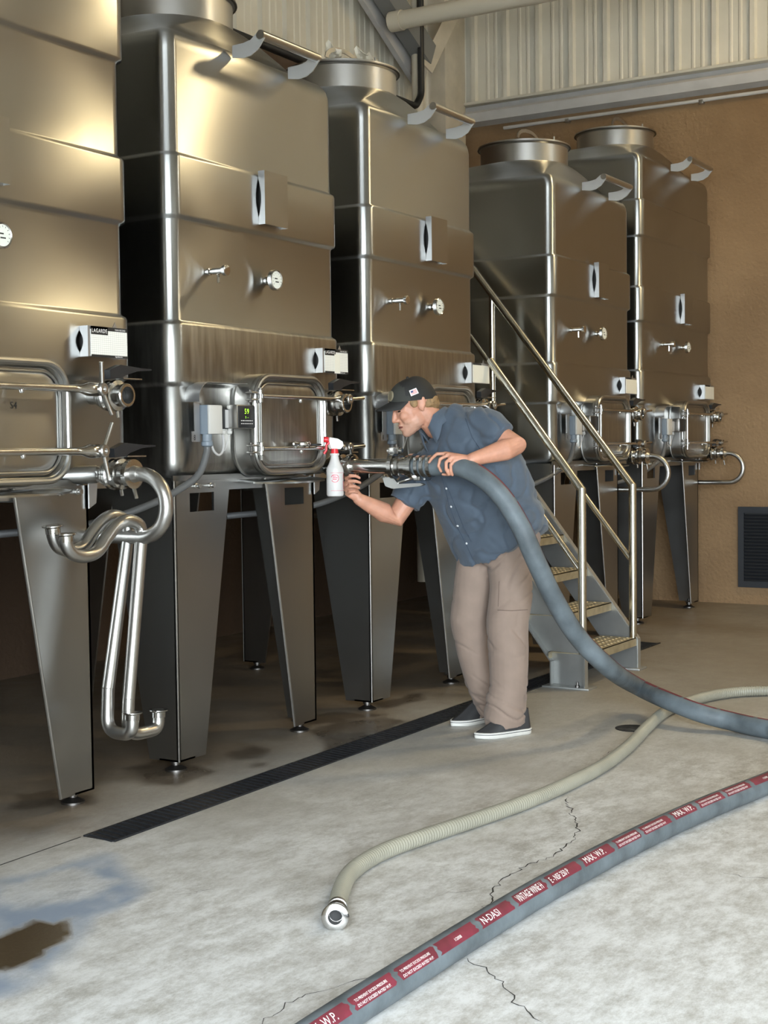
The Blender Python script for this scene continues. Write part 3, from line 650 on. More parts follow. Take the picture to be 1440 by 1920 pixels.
    for c, sx, sy, h in (((xl, YF-0.012), 1, 1, True), ((xr, YF-0.012), -1, 1, rhole), ((xl, YB-0.1), 1, -1, False), ((xr-0.19, YB-0.1), 1, -1, False)): leg(T, c, sx, sy, h)
    fr = obj('support_frame', MB().box(xl+0.012, xr-0.012, YF+0.002, YF+0.014, 1.215, 1.285).box(xl+0.012, xr-0.012, YB-0.13, YB-0.11, 1.17, 1.27).box(xl+0.014, xl+0.026, YF+0.02, YB-0.13, 1.19, 1.27).box(xr-0.026, xr-0.014, YF+0.02, YB-0.13, 1.19, 1.27), LEGST, T, smooth=0)
    obj('base_rim', MB().box(x0+0.03, x1-0.04, YF+0.015, YB-0.05, 1.245, 1.27), LEGST, T, smooth=0)
    obj('cross_brace', MB().tube([(xl+0.1, YF+0.25, 1.02), (xr-0.1, YB-0.3, 1.02)], 0.022, 10), LEGST, fr)
    for bx in (xl+0.055, xl+0.15, xl+0.25, xr-0.06, xr-0.16):
        obj('frame_bolt', MB().lathe((bx, YF-0.012, 1.238), (0,-1,0), [(0,0.012),(0.006,0.013),(0.008,0.008),(0.016,0.008),(0.018,0.011),(0.024,0.010)], 10), SATIN, fr)
    # manway door, control boxes, valves
    dl_, dr_ = door if door else (u+0.165*s, u+0.757*s+(0.02 if s > 1 else 0))
    manway(T, dl_, dr_, 1.275, 1.738, wing, s, mark)
    if unit: control_unit(T, u, s, digits)
    valve(T, u+0.84*s, 1.612, YF, False, s)
    ox, oz = u+0.815*s, 1.305
    obj('outlet_stub', MB().tube([(ox-0.16, YF+0.10, oz-0.005), (ox-0.05, YF-0.01, oz-0.002), (ox, YF-0.04, oz)], 0.036, 14), LEGST, T)
    obj('outlet_gusset', MB().prism([(xr-0.01, 1.272), (ox+0.02, 1.272), (xr+0.03, 1.19), (xr-0.01, 1.17)], lambda p: (p[0], YF-0.028, p[1]), lambda p: (p[0], YF-0.022, p[1])), BRIGHT, T, smooth=0)
    if outlet:
        valve(T, ox, oz, YF-0.045+0.01, True, s)
    if outlet == 'pipe':
        yv = YF-0.035-0.19
        cp = obj('pipe_clamp', MB().lathe((ox, yv+0.012, oz), (0,-1,0), [(0,0.046),(0.002,0.058),(0.022,0.058),(0.024,0.046)], 24), POL, T)
        obj('clamp_wing', MB().tube([(ox+0.01, yv, oz-0.055), (ox+0.018, yv-0.004, oz-0.095)], 0.008, 8), POL, cp)
        P = [Vector((ox, yv, oz)), Vector((ox, 3.61, oz))]
        for k in range(1, 17):
            a = math.radians(90+180*k/16); P.append(Vector((ox, 3.61+0.122*math.cos(a), oz-0.122+0.122*math.sin(a))))
        P += [Vector((ox, 3.75, oz-0.244)), Vector((ox, 3.98, oz-0.244))]
        obj('return_pipe', MB().tube(P, pr, 18), SATIN, T)
        obj('reducer', MB().lathe((ox, yv, oz), (0,-1,0), [(0,0.034),(0.012,0.034),(0.03,pr+0.001),(0.04,pr+0.001)], 20), SATIN, cp)
    return T

T1 = tank('tall stainless tank at the left edge with the door marked S4', 2.92, 4.458, 3.39, 1.0, True, door=(3.36, 3.985), unit=False, wing=1, mark='S4', outlet='pipe', cardtext=1, cardx=4.15, gdx=-0.115, hdx=-0.17, pr=0.028, dz=-0.018, rhole=False)
T0 = tank('unseen tall stainless tank added beyond the left edge to block daylight', 1.15, 2.66, 1.62, 1.0, True, door=(1.60, 2.21), unit=False, wing=1, outlet=None, cardtext=0)  # out of view, added to keep daylight from reaching under the row
T2 = tank('stainless tank with the green 59 display and the hose coupled to it', 4.738, 6.035, 4.989, 1.0, False, digits=True, outlet='hose', dirty=True, cardtext=2)
T3 = tank("stainless tank behind the man, between the 59 display tank and the stairs", 6.335, 7.555, 6.573, 1.0, False, outlet='hose', dirty=True)
T4 = tank('short stainless tank just behind the stair handrails', 8.70, 10.10, 8.988, 1.04, False)
T5 = tank('tall farthest stainless tank against the brown end wall', 10.345, 12.0, 10.798, 1.07, True)

# spare clamp and gasket resting on the lower clamp bar of the display tank
def hoop(name, c, r, tr, mat, par=None):
    n = 22; rs = []
    for i in range(n):
        a = 2*PI*i/n; d = Vector((math.cos(a), math.sin(a), 0)); p = Vector(c)+d*r
        rs.append([p+d*(tr*math.cos(2*PI*k/8))+Vector((0,0,1.6*tr*math.sin(2*PI*k/8))) for k in range(8)])
    return obj(name, MB().rings(rs, cap=False, closed=True), mat, par)
kc = on_front(566, 831, 3.722)
sc_ = tag(hoop('spare_clamp', (kc.x, kc.y, 1.4165), 0.036, 0.0065, POL), 'loose steel pipe clamp lying on the lower door bar', 'clamp')
obj('clamp_screw', MB().tube([(kc.x-0.035, kc.y-0.01, 1.4165), (kc.x-0.085, kc.y-0.012, 1.4165)], 0.006, 8), POL, sc_)
tag(hoop('rubber_gasket', (kc.x+0.105, kc.y, 1.4125), 0.032, 0.0028, RUBBER), 'black ring gasket lying on the lower door bar', 'gasket')

# racking pipes hooked over the return pipe of the S4 tank
def racking(label, pix, Y, e1, e2, ye):
    base = [on_front(a, b, Y) for a, b in pix]
    P = spline(base[:10], 6)+[base[10]]
    A, B = on_front(*e1, ye), on_front(*e2, ye)
    Q = fillet([base[9], base[10], Vector((base[10].x-0.012, Y, A.z-0.012)), Vector((A.x, ye, A.z-0.01)), B], [0, 0, 0.07, 0.06, 0], 8)
    P = P[:-1]+Q[1:]
    r = empty('racking_pipe', (P[0].x, Y, 0.3)); tag(r, label, 'pipe', 'racking pipes hooked over the outlet pipe')
    obj('pipe', MB().tube(P, 0.025, 18), SATIN, r)
    obj('ferrule', ferrule(P[0], (P[0]-P[1]).normalized(), 0.026), POL, r)
    obj('ferrule', ferrule(P[-1], (P[-1]-P[-2]).normalized(), 0.026), POL, r)
PXB = [(123,1000),(125,1022),(136,1038),(158,1043),(182,1034),(199,1010),(218,986),(240,976),(261,985),(265,1010),(241,1310)]
PXA = [(98,985),(101,1008),(111,1026),(132,1032),(156,1024),(173,1000),(192,977),(214,967),(236,978),(240,1006),(203,1290)]
racking('front one of two bent steel pipes hooked over the S4 tank outlet', PXB, 3.62, (297,1362), (297,1330), 3.60)
racking('rear one of two bent steel pipes hooked over the S4 tank outlet', PXA, 3.69, (248,1373), (248,1335), 3.56)

# crumpled paper on the third tank's lid
def crumple(label, c, sx, rz, seed):
    random.seed(seed); mb = MB(); n = 7
    for j in range(n):
        for i in range(n):
            a, b = (i/(n-1)-0.5), (j/(n-1)-0.5)
            mb.v.append(Vector((c[0]+a*sx*math.cos(rz)-b*0.09*math.sin(rz), c[1]+a*sx*math.sin(rz)+b*0.09*math.cos(rz), c[2]+abs(a)*0.10*(1+0.5*math.sin(5*b))+random.uniform(0, 0.018))))
    for j in range(n-1):
        for i in range(n-1): q = j*n+i; mb.f.append((q, q+1, q+n+1, q+n))
    o = obj('crumpled_paper', mb, M('white_paper', (0.75, 0.70, 0.58), 0.8), smooth=0)
    md = o.modifiers.new('thick', 'SOLIDIFY'); md.thickness = 0.002
    tag(o, label, 'paper', 'crumpled paper on the tank lid')
q = Vector(((6.335+7.555)/2+0.02, 4.42, 3.58))
crumple('left crumpled white paper on the lid of the tank behind the man', q+Vector((-0.16, -0.05, 0)), 0.15, 0.6, 3)
crumple('right crumpled white paper on the lid of the tank behind the man', q+Vector((0.02, -0.16, 0)), 0.17, 0.2, 5)

# ------------------------------------------------------------------ staircase
SR, SY = 1.18, 3.13                       # slope, front of the stringers
def sxl(y): return 7.475+0.2*(y-3.2)     # left and right stringer planes
def sxr(y): return 8.27+0.2*(y-3.2)
st = empty('steel_staircase', (7.9, 3.6, 0)); tag(st, 'steel staircase with tubular handrails rising between two tanks', 'staircase')
YT = 4.95
prof = [(SY, 0.012), (SY, 0.19), (YT, 0.19+SR*(YT-SY)), (YT, 0.145+SR*(YT-3.36)), (3.36, 0.145), (3.36, 0.012)]
for sx, d in ((sxl, 1), (sxr, -1)):
    so = obj('stringer', MB().prism(prof, lambda p: (sx(p[0]), p[0], p[1]), lambda p: (sx(p[0])+d*0.006, p[0], p[1])), STRING, st, smooth=0)
    mb = MB()
    for (a, b) in ((prof[1], prof[2]), (prof[4], prof[3]), (prof[0], prof[1]), (prof[5], prof[4])):
        a, b = Vector(a), Vector(b); t = (b-a).normalized(); n = Vector((-t.y, t.x))*0.004
        mb.prism([a-n, b-n, b+n, a+n], lambda p: (sx(p[0])-d*0.045, p[0], p[1]), lambda p: (sx(p[0]), p[0], p[1]))
    obj('stringer_flange', mb, STRING, so, smooth=0)
    fp = obj('base_plate', MB().bbox(min(sx(3.2)-d*0.07, sx(3.2)+d*0.06), max(sx(3.2)-d*0.07, sx(3.2)+d*0.06), SY-0.03, 3.39, 0.0, 0.012, 0.003), STRING, st)
    obj('anchor_bolt', MB().lathe((sx(3.2)-d*0.04, 3.18, 0.012), (0,0,1), [(0,0.014),(0.012,0.014),(0.013,0.008),(0.03,0.008)], 8), DARKST, fp)
    # handrail: post at the foot, inclined top and middle rails, upper post
    yp, zt = SY+0.03, 1.15
    yu = 3.80 if d == 1 else 4.72
    top = [(sx(yp), yp, 0.20), (sx(yp), yp, zt), (sx(yu), yu, zt+SR*(yu-yp))]
    rl = obj('handrail', MB().tube([top[0], Vector(top[1])-Vector((0,0,0.0))], 0.0235, 16), RAILM, st)
    obj('top_rail', MB().tube([Vector(top[1])-Vector((0, 0.004, 0.016)), top[2]], 0.0235, 16), RAILM, rl)
    ym = yp+0.02
    obj('middle_rail', MB().tube([(sx(ym), ym, zt-0.46), (sx(yu), yu, zt-0.46+SR*(yu-ym))], 0.017, 14), RAILM, rl)
    if d == -1:
        obj('upper_post', MB().tube([(sx(4.22), 4.22, 0.19+SR*(4.22-SY)), (sx(4.22), 4.22, zt+SR*(4.22-yp))], 0.02, 14), RAILM, rl)
for k in range(9):
    y0, z = 3.135+0.176*k, 0.2+0.207*k
    xa, xb = sxl(y0)+0.008, sxr(y0)-0.008
    tr = obj('tread', MB().box(xa, xb, y0, y0+0.24, z-0.004, z).box(xa, xb, y0, y0+0.006, z-0.05, z).box(xa, xb, y0+0.234, y0+0.24, z-0.05, z), TREAD, st, smooth=0)
    if k < 4:
        mb = MB()
        for i in range(14):
            for j in range(4):
                c = (xa+0.05+(xb-xa-0.1)*i/13, y0+0.04+0.053*j)
                mb.lathe((c[0], c[1], z), (0,0,1), [(0,0.014),(0.004,0.010),(0.004,0.006),(0.0005,0.005)], 8)
        tag(obj('grip_buttons', mb, TREAD, tr), kind='stuff')
        obj('tread_cleat', MB().box(xb-0.05, xb, y0+0.03, y0+0.2, z-0.045, z-0.008), STRING, tr, smooth=0)

# ------------------------------------------------------------------ hoses
HOSEM = M('grey_hose_rubber', (0.098, 0.118, 0.130), 0.55, var=0.3, vscale=9, bump=0.12, bscale=60, spec=0.35)
REDP = M('red_hose_print', (0.135, 0.014, 0.028), 0.65, var=0.25, vscale=14)
TANH = M('tan_hose_plastic', (0.265, 0.255, 0.205), 0.45, var=0.10, vscale=5)
def resample(P, step):
    out = [P[0].copy()]; acc = 0.0
    for a, b in zip(P[:-1], P[1:]):
        L_ = (b-a).length
        if L_ < 1e-9: continue
        d = step-acc
        while d <= L_: out.append(a.lerp(b, d/L_)); d += step
        acc = (acc+L_) % step
    return out
class Along:      # arc-length frame with an upward reference
    def __init__(s, P, ref=Vector((0,0,1))):
        s.P = resample(P, 0.01); s.ref = ref
    def at(s, u):
        i = max(1, min(len(s.P)-2, int(u/0.01))); t = (s.P[i+1]-s.P[i-1]).normalized()
        p = s.P[i]+t*(u-i*0.01); up = (s.ref-t*s.ref.dot(t)).normalized(); return p, t, up, t.cross(up)
    def surf(s, u, ang, r):       # ang measured from the top toward t x up
        p, t, up, sd = s.at(u); return p+(up*math.cos(ang)+sd*math.sin(ang))*r
    def length(s): return (len(s.P)-1)*0.01
def band(al, u0, u1, ang, half, r, twist=0.0, jag=0.0):
    mb = MB(); n = max(2, int((u1-u0)/0.02)); m = 6; rs = []
    for i in range(n+1):
        u = u0+(u1-u0)*i/n
        for j in range(m+1): mb.v.append(al.surf(u+(random.uniform(-1,1)*jag if i in (0, n) else 0), ang+twist*u-half+2*half*j/m, r))
    for i in range(n):
        for j in range(m): a = i*(m+1)+j; mb.f.append((a, a+1, a+m+2, a+m+1))
    return mb
# hose lying across the foreground
P = [on_floor(a, b, 0.043) for a, b in ((520,1985),(640,1905),(760,1828),(900,1740),(1020,1668),(1160,1592),(1300,1525),(1440,1468))]+[Vector((6.28, 1.42, 0.043)), Vector((6.45, 0.8, 0.043)), Vector((6.45, -0.6, 0.043)), Vector((6.6, -3.2, 0.043))]
hp = spline(P, 14)
hs = empty('wine_hose', (P[3].x, P[3].y, 0)); tag(hs, 'thick grey hose with red printed band lying across the foreground floor', 'hose')
obj('hose_wall', MB().tube(hp, 0.043, 28), HOSEM, hs, smooth=60)
al = Along(hp); S = al.length(); u = 0.05; k = 0
words = [('MAX. W.P.', 0.038, 0.8), 'small', 'small', 'small2', ('N-DASI', 0.036, 0.9), ('VINTAGE WINE H', 0.040, 0.5), ('E - NSF 250 P', 0.034, 0.62), ('MAX. W.P.', 0.038, 0.8), 'small', 'small']
A0, TW = 0.75, -0.10
while u+0.2 < S:
    ln = random.choice((0.17, 0.19, 0.205))
    seg = obj('red_print', band(al, u, u+ln, A0, 0.44, 0.0434, TW, 0.006), REDP, hs, fix=False)
    wd = words[k % len(words)]
    def mp(a, b, u0=u+0.012): return al.surf(u0+a, A0+TW*(u0+a)-(b*0.86-0.011)/0.043, 0.0440)
    if wd and wd not in ('small', 'small2'):
        tm = text_mb(wd[0], wd[1], lambda a, b: mp(a*wd[2], b), fine=0.008)
        if tm.v: obj('lettering', tm, WHITEINK, seg, smooth=0, fix=False)
    elif wd == 'small':
        tm = text_mb('TO PREVENT EXCESS PRESSURE', 0.0125, lambda a, b: mp(a*0.85, b+0.012)).merge(text_mb('DO NOT EXCEED RATED W.P.', 0.0125, lambda a, b: mp(a*0.9, b-0.004)))
        obj('lettering', tm, WHITEINK, seg, smooth=0, fix=False)
    elif wd == 'small2':
        obj('lettering', text_mb('1/2008', 0.014, lambda a, b: mp(a+0.07, b+0.004)), WHITEINK, seg, smooth=0, fix=False)
    u += ln+random.uniform(0.012, 0.03); k += 1

# coupling and hose held by the man, coupled to the tank with the display
OX, OZ = T2.location.x*0+4.989+0.815, 1.305
def on_x(px, py, x): d = _ray(px, py); return CAM_P + d*(x/d.x)
held = [Vector((OX, 3.30, OZ)), Vector((OX, 3.20, OZ)), Vector((OX+0.004, 3.12, OZ+0.001)), at_depth(868, 877, 6.52), at_depth(905, 896, 6.46), at_depth(942, 932, 6.43), at_depth(975, 985, 6.42), at_depth(1004, 1050, 6.44), at_depth(1040, 1125, 6.50), at_depth(1085, 1196, 6.60), at_depth(1145, 1255, 6.74), on_floor(1195, 1287, 0.145), on_floor(1246, 1311, 0.122), on_floor(1310, 1336, 0.085), on_floor(1370, 1352, 0.055), on_floor(1440, 1367, 0.0455), on_floor(1540, 1379, 0.0455), Vector((7.05, 0.6, 0.0455)), Vector((7.15, -0.8, 0.0455)), Vector((7.2, -3.2, 0.0455))]
hp = spline(held, 12)
hh = empty('wine_hose', (6.6, 2.6, 0)); tag(hh, 'thick grey hose held by the man, looping from the tank coupling down to the floor', 'hose')
obj('hose_wall', MB().tube(hp, 0.0455, 28), HOSEM, hh, smooth=60)
al = Along(hp, Vector((0.4, -0.2, 0.9))); S = al.length(); u = 0.34
while u+0.2 < S:
    ln = random.choice((0.17, 0.19, 0.205)); obj('red_print', band(al, u, u+ln, 0.35, 0.30, 0.0460, 0.0, 0.006), REDP, hh, fix=False); u += ln+0.02
def lat(name, y, prof, mat, par, seg=24): return obj(name, MB().lathe((OX, y, OZ), (0,-1,0), prof, seg), mat, par)
lat('spool_tube', 3.655, [(0,0.046),(0.006,0.050),(0.018,0.050),(0.020,0.036),(0.235,0.036),(0.237,0.048),(0.245,0.048)], POL, hh)
cl = lat('tri_clamp', 3.668, [(0,0.05),(0.002,0.061),(0.024,0.061),(0.026,0.05)], POL, hh)
obj('clamp_wing', MB().tube([(OX+0.01, 3.655, OZ-0.055), (OX+0.014, 3.652, OZ-0.10)], 0.008, 8).tube([(OX-0.01, 3.65, OZ+0.05), (OX-0.02, 3.65, OZ+0.085)], 0.006, 8), POL, cl)
c2 = lat('tri_clamp', 3.428, [(0,0.048),(0.002,0.060),(0.022,0.060),(0.024,0.048)], POL, hh)
obj('clamp_wing', MB().bbox(OX-0.014, OX+0.014, 3.385, 3.44, OZ+0.058, OZ+0.092, 0.006).tube([(OX, 3.45, OZ+0.075), (OX, 3.37, OZ+0.075)], 0.011, 10), POL, c2)
vb = lat('hose_valve', 3.405, [(0,0.044),(0.01,0.044),(0.012,0.052),(0.03,0.052),(0.034,0.042),(0.06,0.042),(0.064,0.052),(0.08,0.052),(0.084,0.044),(0.10,0.044)], POL, hh)
obj('valve_lever', MB().prism([(3.475,-0.055),(3.46,-0.095),(3.42,-0.107),(3.27,-0.094),(3.25,-0.086),(3.27,-0.08),(3.39,-0.084),(3.42,-0.05)], lambda p: (OX-0.012, p[0], OZ+p[1]), lambda p: (OX+0.012, p[0], OZ+p[1])), SATIN, vb)
obj('lever_link', MB().tube([(OX, 3.40, OZ-0.08), (OX, 3.285, OZ-0.05)], 0.006, 8).bbox(OX-0.014, OX+0.014, 3.272, 3.305, OZ-0.068, OZ-0.038, 0.004), SATIN, vb)
c3 = lat('tri_clamp', 3.322, [(0,0.048),(0.002,0.061),(0.022,0.061),(0.024,0.05)], POL, hh)
for k, yy in enumerate((3.285, 3.255, 3.222)):
    bd = lat('band_clamp', yy, [(0,0.049),(0.001,0.0525),(0.018,0.0525),(0.019,0.049)], POL if k != 1 else SATIN, hh)
    obj('band_screw', MB().bbox(OX-0.050, OX-0.026, yy-0.017, yy-0.002, OZ+0.022, OZ+0.042, 0.003), POL, bd)

# tan ribbed hose with a steel end
TP = [on_floor(a, b, 0.029) for a, b in ((631,1712),(638,1676),(655,1640),(690,1612),(735,1590),(800,1567),(900,1534),(985,1504),(1060,1472),(1130,1436),(1180,1398),(1215,1362),(1250,1333),(1300,1313),(1360,1300),(1440,1295))]+[Vector((8.02, 1.6, 0.029)), Vector((8.1, 0.4, 0.029)), Vector((8.0, -1.2, 0.029)), Vector((8.0, -3.2, 0.029))]
tp = resample(spline(TP, 14), 0.0036)
th = empty('suction_hose', (TP[6].x, TP[6].y, 0)); tag(th, 'tan ribbed suction hose with a steel end curving over the floor', 'hose')
obj('hose_wall', MB().tube(tp, 0.032, 16, rad=[0.0288 if (i//2) % 2 else 0.0254 for i in range(len(tp))]), TANH, th, smooth=70)
e0, d0 = TP[0], (TP[0]-TP[1]).normalized()
obj('hose_band', MB().lathe(e0-d0*0.012, d0, [(-0.012,0.029),(-0.01,0.032),(0.01,0.032),(0.012,0.029)], 20), DARKST, th)
obj('hose_band', MB().lathe(e0-d0*0.046, d0, [(-0.008,0.029),(-0.006,0.032),(0.006,0.032),(0.008,0.029)], 20), SATIN, th)
d1 = (d0+Vector((0,0,0.12))).normalized()
ef = obj('end_fitting', MB().lathe(e0, d1, [(-0.02,0.026),(0.0,0.026),(0.035,0.024),(0.045,0.026),(0.050,0.040),(0.060,0.041),(0.062,0.038),(0.062,0.021),(0.02,0.020)], 26), POL, th)
obj('bore', MB().lathe(e0+d1*0.021, d1, [(0,0.0195),(0.001,0.0195),(0.0012,0.002)], 20), RUBBER, ef)  # black disc drawn for the darkness inside the fitting

# ------------------------------------------------------------------ spray bottle hanging on the clamp bar
PLA = M('cloudy_plastic', (0.78, 0.76, 0.74), 0.35, trans=0.25, sss=0.0)
REDPL = M('red_plastic', (0.62, 0.02, 0.03), 0.35)
LABR = M('pink_print', (0.62, 0.09, 0.14), 0.5)
bc = on_front(628, 890, 3.675); bx, by, bz = bc.x, bc.y, on_front(628, 931, 3.675).z
sb = empty('spray_bottle', (bx, by, bz)); tag(sb, 'white spray bottle with red trigger hanging by the tank door', 'bottle')
obj('bottle_body', MB().lathe((bx, by, bz), (0,0,1), [(0,0.030),(0.003,0.038),(0.012,0.0415),(0.10,0.0405),(0.125,0.0415),(0.140,0.037),(0.160,0.027),(0.178,0.021),(0.196,0.018),(0.197,0.0225),(0.206,0.0225),(0.207,0.018)], 28), PLA, sb, smooth=45)
obj('collar', MB().lathe((bx, by, bz+0.206), (0,0,1), [(0,0.016),(0.001,0.0185),(0.022,0.0165),(0.023,0.01)], 18), REDPL, sb)
obj('spray_head', MB().prism([(-0.022,0.227),(0.020,0.227),(0.034,0.243),(0.030,0.262),(0.008,0.276),(-0.030,0.283),(-0.034,0.262)], lambda p: (bx+p[0]*0.5, by-p[0]*0.86-0.011, bz+p[1]), lambda p: (bx+p[0]*0.5+0.012, by-p[0]*0.86+0.011, bz+p[1])), WHITEINK, sb)
obj('nozzle', MB().lathe((bx-0.016, by+0.028, bz+0.272), (-0.5,0.86,0.1), [(-0.004,0.010),(0.0,0.014),(0.016,0.014),(0.020,0.010)], 12), REDPL, sb)
obj('trigger', MB().tube([(bx-0.012, by+0.02, bz+0.262), (bx-0.020, by+0.034, bz+0.245), (bx-0.020, by+0.034, bz+0.222), (bx-0.026, by+0.044, bz+0.205)], 0.006, 10), REDPL, sb)
def onb(a, z, r=0.0420): return (bx+r*math.sin(a), by-r*math.cos(a), bz+z)
def bl(a0, a1, z0, z1):
    mb = MB(); n = max(2, int(abs(a1-a0)/0.12))
    for i in range(n+1): mb.v += [Vector(onb(a0+(a1-a0)*i/n, z0)), Vector(onb(a0+(a1-a0)*i/n, z1))]
    for i in range(n): mb.f.append((2*i, 2*i+2, 2*i+3, 2*i+1))
    return mb
pr = obj('label_rule', bl(-1.5, 1.0, 0.113, 0.1145), LABR, sb, smooth=0, fix=False)
obj('label_rule', bl(-1.5, 1.0, 0.028, 0.0295), LABR, sb, smooth=0, fix=False)
mb = MB()
for k in range(22):
    a = math.radians(-150+300*k/21); a2 = math.radians(-150+300*(k+1)/21)
    f = lambda t, r: Vector(onb(-1.0+r*math.cos(t)/0.042, 0.088+r*math.sin(t)))
    mb.add([f(a, 0.020), f(a2, 0.020), f(a2, 0.017), f(a, 0.017)], [(0,1,2,3)])
for k, wl in enumerate((0.45, 0.55, 0.4)): mb.merge(bl(-1.25, -1.25+wl, 0.081+0.008*k, 0.085+0.008*k))
obj('label_emblem', mb, LABR, sb, smooth=0, fix=False)
mb = MB()
for k in range(4): mb.merge(bl(0.15, 0.8, 0.104-0.006*k, 0.107-0.006*k))
for k in range(8): mb.merge(bl(0.10, 0.78, 0.072-0.005*k, 0.0745-0.005*k))
obj('label_text_lines', mb, LABR, sb, smooth=0, fix=False)

# ------------------------------------------------------------------ the man
SKIN = M('skin', (0.52, 0.255, 0.168), 0.5, var=0.10, vscale=28, bump=0.05, bscale=140, sss=0.15)
SHIRT = M('slate_blue_shirt', (0.060, 0.082, 0.112), 0.8, var=0.08, vscale=20, bump=0.12, bscale=420, sheen=0.15)
PANTS = M('taupe_trousers', (0.225, 0.165, 0.130), 0.85, var=0.06, vscale=12, bump=0.1, bscale=420, sheen=0.1)
SHOE = M('charcoal_shoe', (0.030, 0.030, 0.031), 0.6)
SOLE = M('white_sole', (0.62, 0.61, 0.57), 0.55)
HAIR = M('sandy_hair', (0.25, 0.155, 0.07), 0.6, var=0.3, vscale=60, bump=0.6, bscale=120)
CAPM = M('black_cap_cloth', (0.012, 0.012, 0.011), 0.75)
CAPF = M('olive_cap_front', (0.030, 0.031, 0.026), 0.8)
rH = Vector((math.sin(YAW), -math.cos(YAW), 0)); fH = Vector((math.cos(YAW), math.sin(YAW), 0)); ZV = Vector((0,0,1))
man = empty('person', (6.12, 3.09, 0)); tag(man, 'man in cap, slate blue shirt and taupe trousers bending over the tank coupling', 'person')

def chain(mb, pts, seg=14):        # closed round-ended tube: pts = (Vector, radius)
    pts = [(Vector(p), r) for p, r in pts]
    a, b = pts[0], pts[1]; d = (a[0]-b[0]).normalized(); head = [(a[0]+d*a[1]*0.95, a[1]*0.3), (a[0]+d*a[1]*0.6, a[1]*0.8)]
    a, b = pts[-1], pts[-2]; d = (a[0]-b[0]).normalized(); tail = [(a[0]+d*a[1]*0.6, a[1]*0.8), (a[0]+d*a[1]*0.95, a[1]*0.3)]
    q = head+pts+tail
    return mb.tube([p for p, r in q], 0, seg, rad=[r for p, r in q])
def flat(mb, pts, seg=18): return mb.tube([Vector(p) for p, r in pts], 0, seg, rad=[r for p, r in pts])
def ell(mb, c, ax, seg=16):        # ellipsoid: three axis vectors
    c = Vector(c); R = seg//2; rs = []
    for i in range(R+1):
        t = PI*min(max(i/R, 0.004), 0.996)
        rs.append([c+ax[2]*(-math.cos(t))+(ax[0]*math.cos(2*PI*k/seg)+ax[1]*math.sin(2*PI*k/seg))*math.sin(t) for k in range(seg)])
    return mb.rings(rs)
def blob(name, mb, mat, parent, voxel, smooth=4, fold=None):     # one continuous surface
    o = obj(name, mb, mat, parent, smooth=0)
    md = o.modifiers.new('r', 'REMESH'); md.mode = 'VOXEL'; md.voxel_size = voxel
    if smooth: m2 = o.modifiers.new('s', 'SMOOTH'); m2.factor = 0.5; m2.iterations = smooth
    dg = bpy.context.evaluated_depsgraph_get(); dg.update()
    me = bpy.data.meshes.new_from_object(o.evaluated_get(dg)); o.modifiers.clear(); old = o.data; o.data = me; me.name = name; bpy.data.meshes.remove(old)
    if fold:
        off = root_of(parent).location; nn = [v.normal.copy() for v in me.vertices]
        for v, n in zip(me.vertices, nn): v.co += n*fold(v.co+off)
    for p in me.polygons: p.use_smooth = True
    if not me.materials: me.materials.append(mat)
    return o
D = at_depth
# head frame: faces left in the picture, a little toward the aisle, pitched down
hy, hp_ = math.radians(14), math.radians(21)
g0 = (-rH*math.cos(hy)-fH*math.sin(hy)); HL = ZV.cross(g0).normalized()
HF = (g0*math.cos(hp_)-ZV*math.sin(hp_)).normalized(); HU = HL.cross(HF)*-1 if HL.cross(HF).z < 0 else HL.cross(HF)
HC = D(773, 759, 6.84)
def h(f, l, u): return HC+HF*f+HL*l+HU*u
def hax(a, b, c): return (HF*a, HL*b, HU*c)
mb = MB()
ell(mb, h(-0.018, 0, 0.030), hax(0.106, 0.079, 0.098)); ell(mb, h(0.030, 0, -0.030), hax(0.070, 0.064, 0.085)); ell(mb, h(0.036, 0, -0.080), hax(0.062, 0.052, 0.048))
ell(mb, h(0.072, 0, -0.116), hax(0.026, 0.029, 0.022)); ell(mb, h(0.055, 0, -0.095), hax(0.042, 0.042, 0.040))
chain(mb, [(h(0.092,0,0.004), 0.010), (h(0.104,0,-0.018), 0.0105), (h(0.113,0,-0.040), 0.0125)], 10)
for q in (-1, 1):
    ell(mb, h(0.098, q*0.013, -0.045), hax(0.015, 0.010, 0.010), 10); ell(mb, h(0.080, q*0.032, 0.016), hax(0.020, 0.024, 0.011), 10)
    ell(mb, h(0.064, q*0.043, -0.033), hax(0.030, 0.022, 0.025), 10); ell(mb, h(0.014, q*0.036, -0.066), hax(0.052, 0.027, 0.044), 12); ell(mb, h(0.050, q*0.036, -0.052), hax(0.036, 0.024, 0.034), 12)
    ell(mb, h(-0.026, q*0.080, -0.004), (HF*0.021+HU*-0.005, HL*0.010+HF*-0.008, HU*0.034+HF*-0.008), 12)
    ell(mb, h(-0.020, q*0.078, -0.032), hax(0.010, 0.009, 0.012), 8)
ell(mb, h(0.093, 0, -0.070), hax(0.013, 0.024, 0.007), 12); ell(mb, h(0.089, 0, -0.091), hax(0.013, 0.021, 0.008), 12)
NB = D(822, 800, 6.86)
chain(mb, [(h(-0.040, 0, -0.050), 0.064), (h(-0.060, 0, -0.095), 0.063), (NB, 0.070)], 18)
